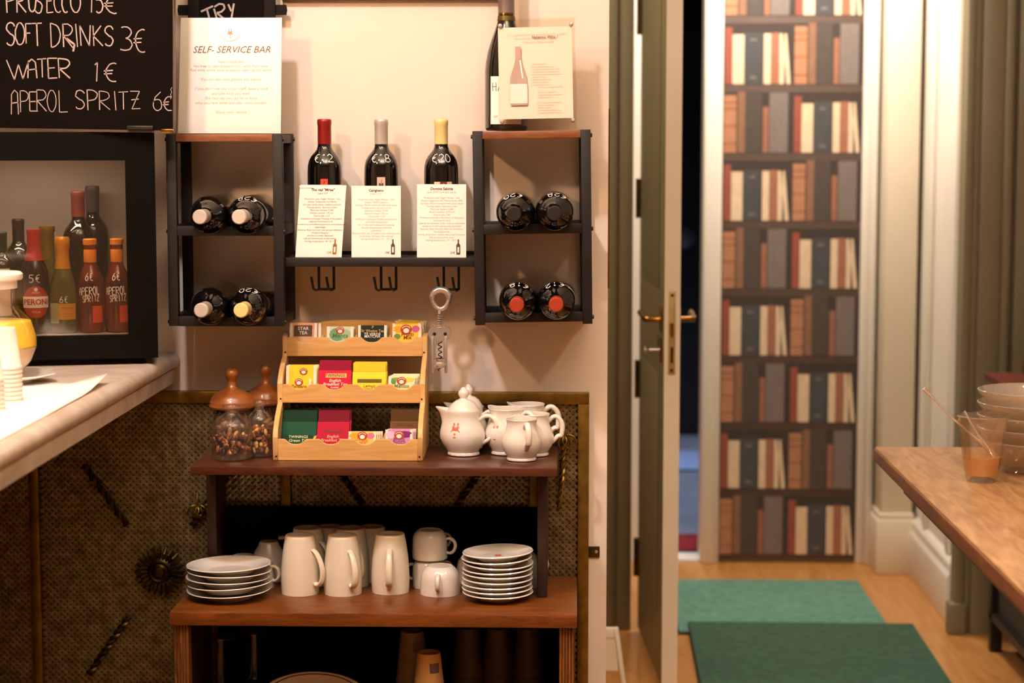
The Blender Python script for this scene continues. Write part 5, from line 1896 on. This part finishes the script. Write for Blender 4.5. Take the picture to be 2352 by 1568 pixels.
for i in range(9):
    plate('white saucer, %s of the saucer stack' % names[i], c + Vector((rnd.uniform(-.002, .002), 0, 0)), zz, .96, (rnd.uniform(-.5, .5), (.3, .3, .2, .2, -.2, -1.2, -1.6, -1.8, -2.2)[i]), (0 if i in (0, 1, 7) else .008), 'saucers stacked on the console', i == 8, SAUC)
    zz += .0098 if i < 2 else .0112
# things behind the plates
c = PZ(580, 1350, TZ)
teacup('white tea cup upturned behind the plate stack, handle showing', 588, 4.305, R(-20), 1.1)
teacup('dim white cup upturned behind the plate stack', 560, 4.372, R(150), 1.0)
c = P(618, 1300, 4.365)
t = thing('gravy_boat', 'dark shaded porcelain pourer lying upturned at the back behind the plates', 'jug', (c.x, 4.365, TZ + .0004), (0, 0, R(200)))
MB().lathe([(0, .088), (.020, .088), (.0225, .084), (.0245, .078), (.033, .064), (.038, .045), (.039, .03), (.036, .012), (.034, 0), (.0325, 0), (.036, .03), (.03, .06), (0, .080)], 36).build('body', porcelain, t, smooth=50)
MB().stube([(-.031, 0, .05), (-.05, 0, .065), (-.048, 0, .09), (-.022, 0, .094)], .0045, 8).build('handle', porcelain, t, smooth=50)

# ------------------------------------------------------------------ on the lower shelf
GOB = [(.034, .205), (.0345, .2062), (.030, .2055), (.008, .201), (.0075, .195), (.0085, .15), (.0095, .11), (.014, .10), (.030, .085), (.036, .06), (.0345, .02), (.031, 0)]
for u, v, lb in ((506, 1461, 'upturned stemmed glass in the dark under the console top, nearer the leg'), (583, 1450, 'upturned stemmed glass in the dark under the console top, further from the leg')):
    yy = 4.17 if u < 550 else 4.21
    p = P(u, v, yy)
    hgt = p.z - LSZ
    k = hgt / .2062
    t = thing('stemmed_glass', lb, 'glass', (p.x, yy, LSZ + .0005), group='upturned glasses under the console')
    MB().lathe([(r, z * k) for r, z in GOB], 32).build('bowl_and_stem', stem_g, t, smooth=50)
c = P(727, 1541, 4.30)
s_ = P(855, 1541, 4.30).x - P(600, 1541, 4.30).x
t = thing('oval_platter', 'cream oval platter with a dark rim line propped on the lower shelf', 'plate', (c.x, 4.24, LSZ + .001), (R(64), 0, 0))
hr = (c.z - LSZ) / math.sin(R(64)) / 2
mb = MB()
mb.lathe([(0, .002), (hr * .7, .0), (hr * .96, .012), (hr, .014), (hr * .97, .016), (hr * .72, .005), (0, .006)], 56, T=Matrix.Translation((0, hr, 0)) @ Matrix.Diagonal((2.2, 1, 1, 1)))
mb.build('dish', stone_w, t, smooth=50)
mb = MB()
mb.lathe([(hr * .875, .0128), (hr * .905, .0142)], 56, T=Matrix.Translation((0, hr, .0006)) @ Matrix.Diagonal((2.2, 1, 1, 1)))
mb.build('rim_line', ink_dark, t, smooth=50)


def paper_cup_stack(lb, u, v, yy, n, m, r=.029, hgt=.095, stamp=True, step=.018):
    p = P(u, v, yy)
    z = p.z - hgt
    for i in range(n):
        zz = z - i * step
        if zz < LSZ + .0005 and i:
            break
        t = thing('paper_cup', lb[0] if i == 0 else lb[1].replace('paper cup lower', 'paper cup, %s from the top,' % ORD[i]), 'cup', (p.x, yy, max(zz, LSZ + .0005)), (0, 0, 0), lb[1])
        pr = [(0, hgt - .006), (r * .64, hgt - .006), (r * .66, hgt), (r * .69, hgt), (r, .004), (r * 1.05, .003), (r * 1.05, 0), (r * .97, 0), (r * .63, hgt - .009), (0, hgt - .009)]
        MB().lathe(pr, 32).build('cup_body', m, t, smooth=40)
        if i == 0 and stamp:
            mb = MB()
            fn = wrap([(r, .004), (r * .69, hgt)], -62, .0006)
            patch(mb, (-.010, .012, hgt * .62, hgt * .82), fn, 0, 6)
            fn = wrap([(r, .004), (r * .69, hgt)], -62, .001)
            disc(mb, .004, hgt * .72, .005, .006, fn, 1, 12, 2)
            mb.build('stamp', [mat('stamp_grey', '#6a5f66', .7, var=.2, scale=60), mat('stamp_rose', '#8a5a50', .7, var=.2, scale=60)], t)


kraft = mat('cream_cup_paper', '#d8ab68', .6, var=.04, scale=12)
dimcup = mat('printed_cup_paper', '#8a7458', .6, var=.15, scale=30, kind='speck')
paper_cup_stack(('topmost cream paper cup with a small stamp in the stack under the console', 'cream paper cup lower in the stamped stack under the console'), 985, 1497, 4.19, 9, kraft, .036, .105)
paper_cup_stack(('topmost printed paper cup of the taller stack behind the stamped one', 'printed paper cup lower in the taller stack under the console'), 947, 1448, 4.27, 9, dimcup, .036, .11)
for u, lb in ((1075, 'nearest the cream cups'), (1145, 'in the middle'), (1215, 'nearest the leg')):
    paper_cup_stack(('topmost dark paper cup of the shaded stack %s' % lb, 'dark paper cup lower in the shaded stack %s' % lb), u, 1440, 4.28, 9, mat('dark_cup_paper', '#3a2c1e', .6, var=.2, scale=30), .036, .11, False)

# ------------------------------------------------------------------ corkscrew on the hook
cY = 4.325
p0 = P(1012, 664, cY)
ck = thing('corkscrew', 'chrome wing corkscrew hanging from the hook beside the tea box', 'corkscrew', (p0.x, cY, P(1012, 860, cY).z))
H_ = p0.z - ck.location.z
k = H_ / 200.0     # per photo unit


def cx_(u, v, y=0):
    return ((u - 1012) * k, y, (862 - v) * k)


ring = [cx_(1012 + 19.5 * math.sin(a) * (1.0 + .12 * math.cos(a)), 684 - 21 * math.cos(a) * (1 if math.cos(a) > 0 else 1.15)) for a in [2 * PI * i / 28 for i in range(28)]]
MB().tube(ring, [.0052 + .0022 * (1 if i < 7 or i > 21 else 0) for i in range(28)], 10, closed=True).build('opener_ring', steel, ck, smooth=60)
mb = MB()
mb.lathe([(.0045, 0), (.0048, 16 * k), (.004, 17 * k)], 16, T=Matrix.Translation(cx_(1010, 720)))
zt_ = cx_(1010, 722)[2]
for i in range(6):
    z = zt_ - i * 5.4 * k
    mb.lathe([(.0032, z), (.0068, z - .0012), (.0068, z - .0026), (.0032, z - .0042)], 16, T=Matrix.Translation((cx_(1010, 0)[0], 0, 0)))
mb.build('rack_screw', steel, ck, smooth=40)
mb = MB()
for sx in (-1, 1):
    mb.lathe([(0, -.004), (17 * k * .98, -.004), (17 * k, -.003), (17 * k, .003), (17 * k * .98, .004), (0, .004)], 28, T=Matrix.Translation(cx_(1010 + sx * 10, 765)) @ Matrix.Rotation(PI / 2, 4, 'X'))
mb.box(cx_(1003, 0)[0], cx_(1017, 0)[0], -.0052, .0052, cx_(0, 783)[2], cx_(0, 746)[2])
gh = mb.build('gear_housing', dull_steel, ck, smooth=40)
for sx in (-1, 1):
    MB().lathe([(0, .0058), (.003, .0055), (.0036, .004)], 14, T=Matrix.Translation(cx_(1010 + sx * 12.5, 766)) @ Matrix.Rotation(PI / 2, 4, 'X')).build('pivot_pin', black_plastic, gh, smooth=40)
    mb = MB()
    for i in range(5):
        a = R(60 + i * 22) if sx > 0 else R(120 - i * 22)
        q = cx_(1010 + sx * 12, 765)
        mb.tube([(q[0] + 16.5 * k * math.cos(a), 0, q[2] + 16.5 * k * math.sin(a)), (q[0] + 20 * k * math.cos(a), 0, q[2] + 20 * k * math.sin(a))], .0012, 5)
    x0_, x1_ = (990, 996) if sx < 0 else (1021, 1027)
    mb.box(cx_(x0_, 0)[0], cx_(x1_, 0)[0], -.006, .006, cx_(0, 858)[2], cx_(0, 772)[2])
    mb.build('wing_lever', dull_steel, ck, bevel=.0006)
mb = MB()
for u in (998.5, 1019.5):
    mb.box(cx_(u - 1.8, 0)[0], cx_(u + 1.8, 0)[0], -.004, .004, cx_(0, 828)[2], cx_(0, 780)[2])
mb.build('frame_bar', dull_steel, ck, bevel=.0005)
MB().lathe([(.0095, 0), (.0150, 0), (.0155, .001), (.0155, 12 * k), (.0148, 13 * k), (.0148, 17 * k), (.0155, 18 * k), (.0155, 21 * k), (.012, 21.5 * k)], 28, T=Matrix.Translation(cx_(1010, 845))).build('bell_collar', steel, ck, smooth=40)
hel = [(cx_(1010, 0)[0] + .0038 * math.cos(i * .5), .0038 * math.sin(i * .5), cx_(0, 785 + i * .95)[2]) for i in range(72)]
MB().tube(hel, .0013, 6).build('spiral_worm', dark_steel if 'dark_steel' in globals() else brass_dark, ck, smooth=60)

# ------------------------------------------------------------------ wooden table on the right
WT = CAMH - .74
q = PZ(2008, 1025, WT)
wt = thing('wooden_table', 'oak table with thick edge reaching in from the near side', 'table', (q.x, q.y, 0), (0, 0, R(.4)))
MB().box(0, 1.35, -2.6, 0, WT - .034, WT).build('top', [table_wood], wt, bevel=.005)
MB().box(-.002, .004, -2.598, -.002, WT - .033, WT - .006).build('edge_band', table_edge, wt, bevel=.001)
MB().box(.06, 1.29, -2.5, -.07, WT - .10, WT - .034).build('apron', table_edge, wt)
for x in (.34, 1.2):
    for y in (-2.4, -.5):
        MB().box(x, x + .06, y - .06, y, 0, WT - .10).build('leg', table_edge, wt, bevel=.004)

# stacked glass bowls
c = P(2372, 1000, 4.42)
n = 5
for i in range(n):
    z = WT + .0006 + i * .0275
    nm = ['lowest', 'second lowest', 'middle', 'second from the top', 'topmost'][i]
    t = thing('glass_bowl', 'clear glass bowl, %s of the stack on the oak table' % nm, 'bowl', (c.x, 4.42, z), group='glass bowls stacked on the oak table')
    pr = [(r * 1.09, z_) for r, z_ in [(0, .004), (.045, .004), (.048, 0), (.054, 0), (.058, .006), (.085, .03), (.108, .062), (.112, .068), (.1125, .071), (.110, .0725), (.106, .068), (.082, .033), (.055, .010), (0, .009)]]
    MB().lathe(pr, 48).build('bowl_wall', bowl_g, t, smooth=40)
c = P(2256, 1070, 4.28)
gb = thing('glass_dish', 'small faceted glass dish of honey standing before the stacked bowls', 'dish', (c.x, 4.28, WT + .0006))
MB().lathe([(0, .006), (.026, .006), (.028, 0), (.032, 0), (.036, .012), (.044, .06), (.051, .112), (.056, .122), (.058, .142), (.056, .144), (.052, .126), (.046, .110), (.039, .06), (.031, .014), (0, .012)], 8).build('dish_wall', dish_g, gb, smooth=20)
ho = MB().lathe([(0, .0125), (.031, .0145), (.038, .045), (.040, .055), (0, .055)], 24).build('honey', mat('honey', '#c98a3e', .2, coat=.4, var=.1, scale=10), loc=(c.x, 4.28, WT + .0006), smooth=40)
tag(ho, 'amber honey filling the small faceted glass dish', 'honey', kind='stuff')
for (u0, v0, y0), (u1, v1, y1), lb in (((2122, 892, 4.27), (2270, 1030, 4.285), 'long steel spoon leaning far out of the glass dish'), ((2214, 944, 4.30), (2275, 1035, 4.275), 'shorter steel spoon leaning in the glass dish')):
    a, b = P(u0, v0, y0), P(u1, v1, y1)
    t = thing('steel_spoon', lb, 'spoon', (b.x, b.y, b.z))
    d = a - b
    mid = d * .55 + Vector((0, 0, -.006))
    MB().tube([(0, 0, 0), tuple(d * .25 + Vector((0, 0, -.004))), tuple(mid), tuple(d * .85 + Vector((0, 0, -.002))), tuple(d)], [.003, .0025, .0022, .0028, .0042], 8).build('handle', steel, t, smooth=60)
    MB().lathe([(0, -.018), (.008, -.014), (.0125, -.004), (.012, .006), (.006, .015), (0, .018)], 16, T=Matrix.Translation(-d.normalized() * .012) @ d.to_track_quat('Z', 'Y').to_matrix().to_4x4() @ Matrix.Diagonal((1, .35, 1, 1))).build('spoon_bowl', steel, t, smooth=60)

# ------------------------------------------------------------------ console cabinet by the far right wall
X0 = 1.287
cz_ = CAMH - (852 - 315) / FPX * 6.12
cb = thing('side_cabinet', 'dark side cabinet with a red-brown top by the partition', 'cabinet', (X0, 6.12, 0))
MB().box(-.012, 1.1, -1.25, 0, cz_ - .022, cz_).build('top', red_wood, cb, bevel=.003)
MB().box(.012, 1.08, -1.22, -.03, .42, cz_ - .022).build('body', mat('brown_cabinet_wood', '#6a4a30', .5, scale=5, col2='#4a3018', kind='wood', stretch=(8, 8, 2)), cb)
for y in (-.03, -1.22):
    for x in (.012, 1.04):
        MB().box(x, x + .035, y - .035 * (y > -1), y + .035 * (y < -1), 0, .42).build('leg', black_plastic, cb)
MB().box(.012, 1.08, -1.22, -.03, .10, .125).build('low_shelf', black_plastic, cb)
MB().box(.03, 1.05, -1.19, -.07, .125, .30).build('dark_drawer', mat('dark_drawer_wood', '#241a14', .5, var=.2, scale=6), cb)
for i, (y0, z0_) in enumerate(((-.30, .302), (-.62, .302))):
    o = MB().box(.02, .34, y0 - .22, y0, z0_, z0_ + .045).build('folded_cloth', mat('grey_linen', '#8d8278', .9, var=.1, scale=40), loc=(X0, 6.12, 0), bevel=.012)
    tag(o, ['grey folded cloth on the cabinet shelf nearer the partition', 'grey folded cloth on the cabinet shelf further from the partition'][i], 'cloth')
p = P(2345, 800, 6.0)
pf = thing('leaning_frame', 'brown picture frame leaning on the red-brown cabinet top', 'frame', (p.x + .005, 6.0, cz_ + .012), (R(-12), R(4), R(-20)))
hh = .20
for a, b, c_, d in ((0, .03, 0, hh), (.22, .25, 0, hh), (.03, .22, 0, .03), (.03, .22, hh - .03, hh)):
    MB().box(a, b, 0, .018, c_, d).build('frame_bar', red_wood, pf, bevel=.003)
MB().box(.03, .22, .008, .014, .03, hh - .03).build('picture', mat('pinkish_picture', '#a88870', .7, var=.2, scale=8), pf)

# white folding sign frame beyond the wall corner
a = PZ(1404, 1480, .9)
Yw = 5.35
p0, p1 = P(1399, 1440, Yw), P(1421, 1600, Yw)
t = thing('white_easel', 'white painted folding sign frame peeping out behind the wall corner', 'easel', (p0.x - .25, Yw, 0))
zt = p0.z
xr = .25 + (P(1410, 1440, Yw).x - p0.x)
sl = (p1.x - p0.x) / (p0.z - p1.z)
MB().prism([(xr + sl * zt, 0), (xr + sl * zt + .012, 0), (xr + .012, zt), (xr, zt)], -.012, .012).build('side_bar', white_paint, t, bevel=.003)
MB().prism([(-.1 - sl * zt, 0), (-.088 - sl * zt, 0), (-.088, zt), (-.1, zt)], -.012, .012).build('side_bar', white_paint, t, bevel=.003)
MB().box(-.1, xr + .01, -.008, .008, zt - .03, zt).build('top_bar', white_paint, t, bevel=.003)
MB().box(-.1, xr + .012, -.006, .004, zt - .12, zt - .03).build('panel', cream_paint, t)
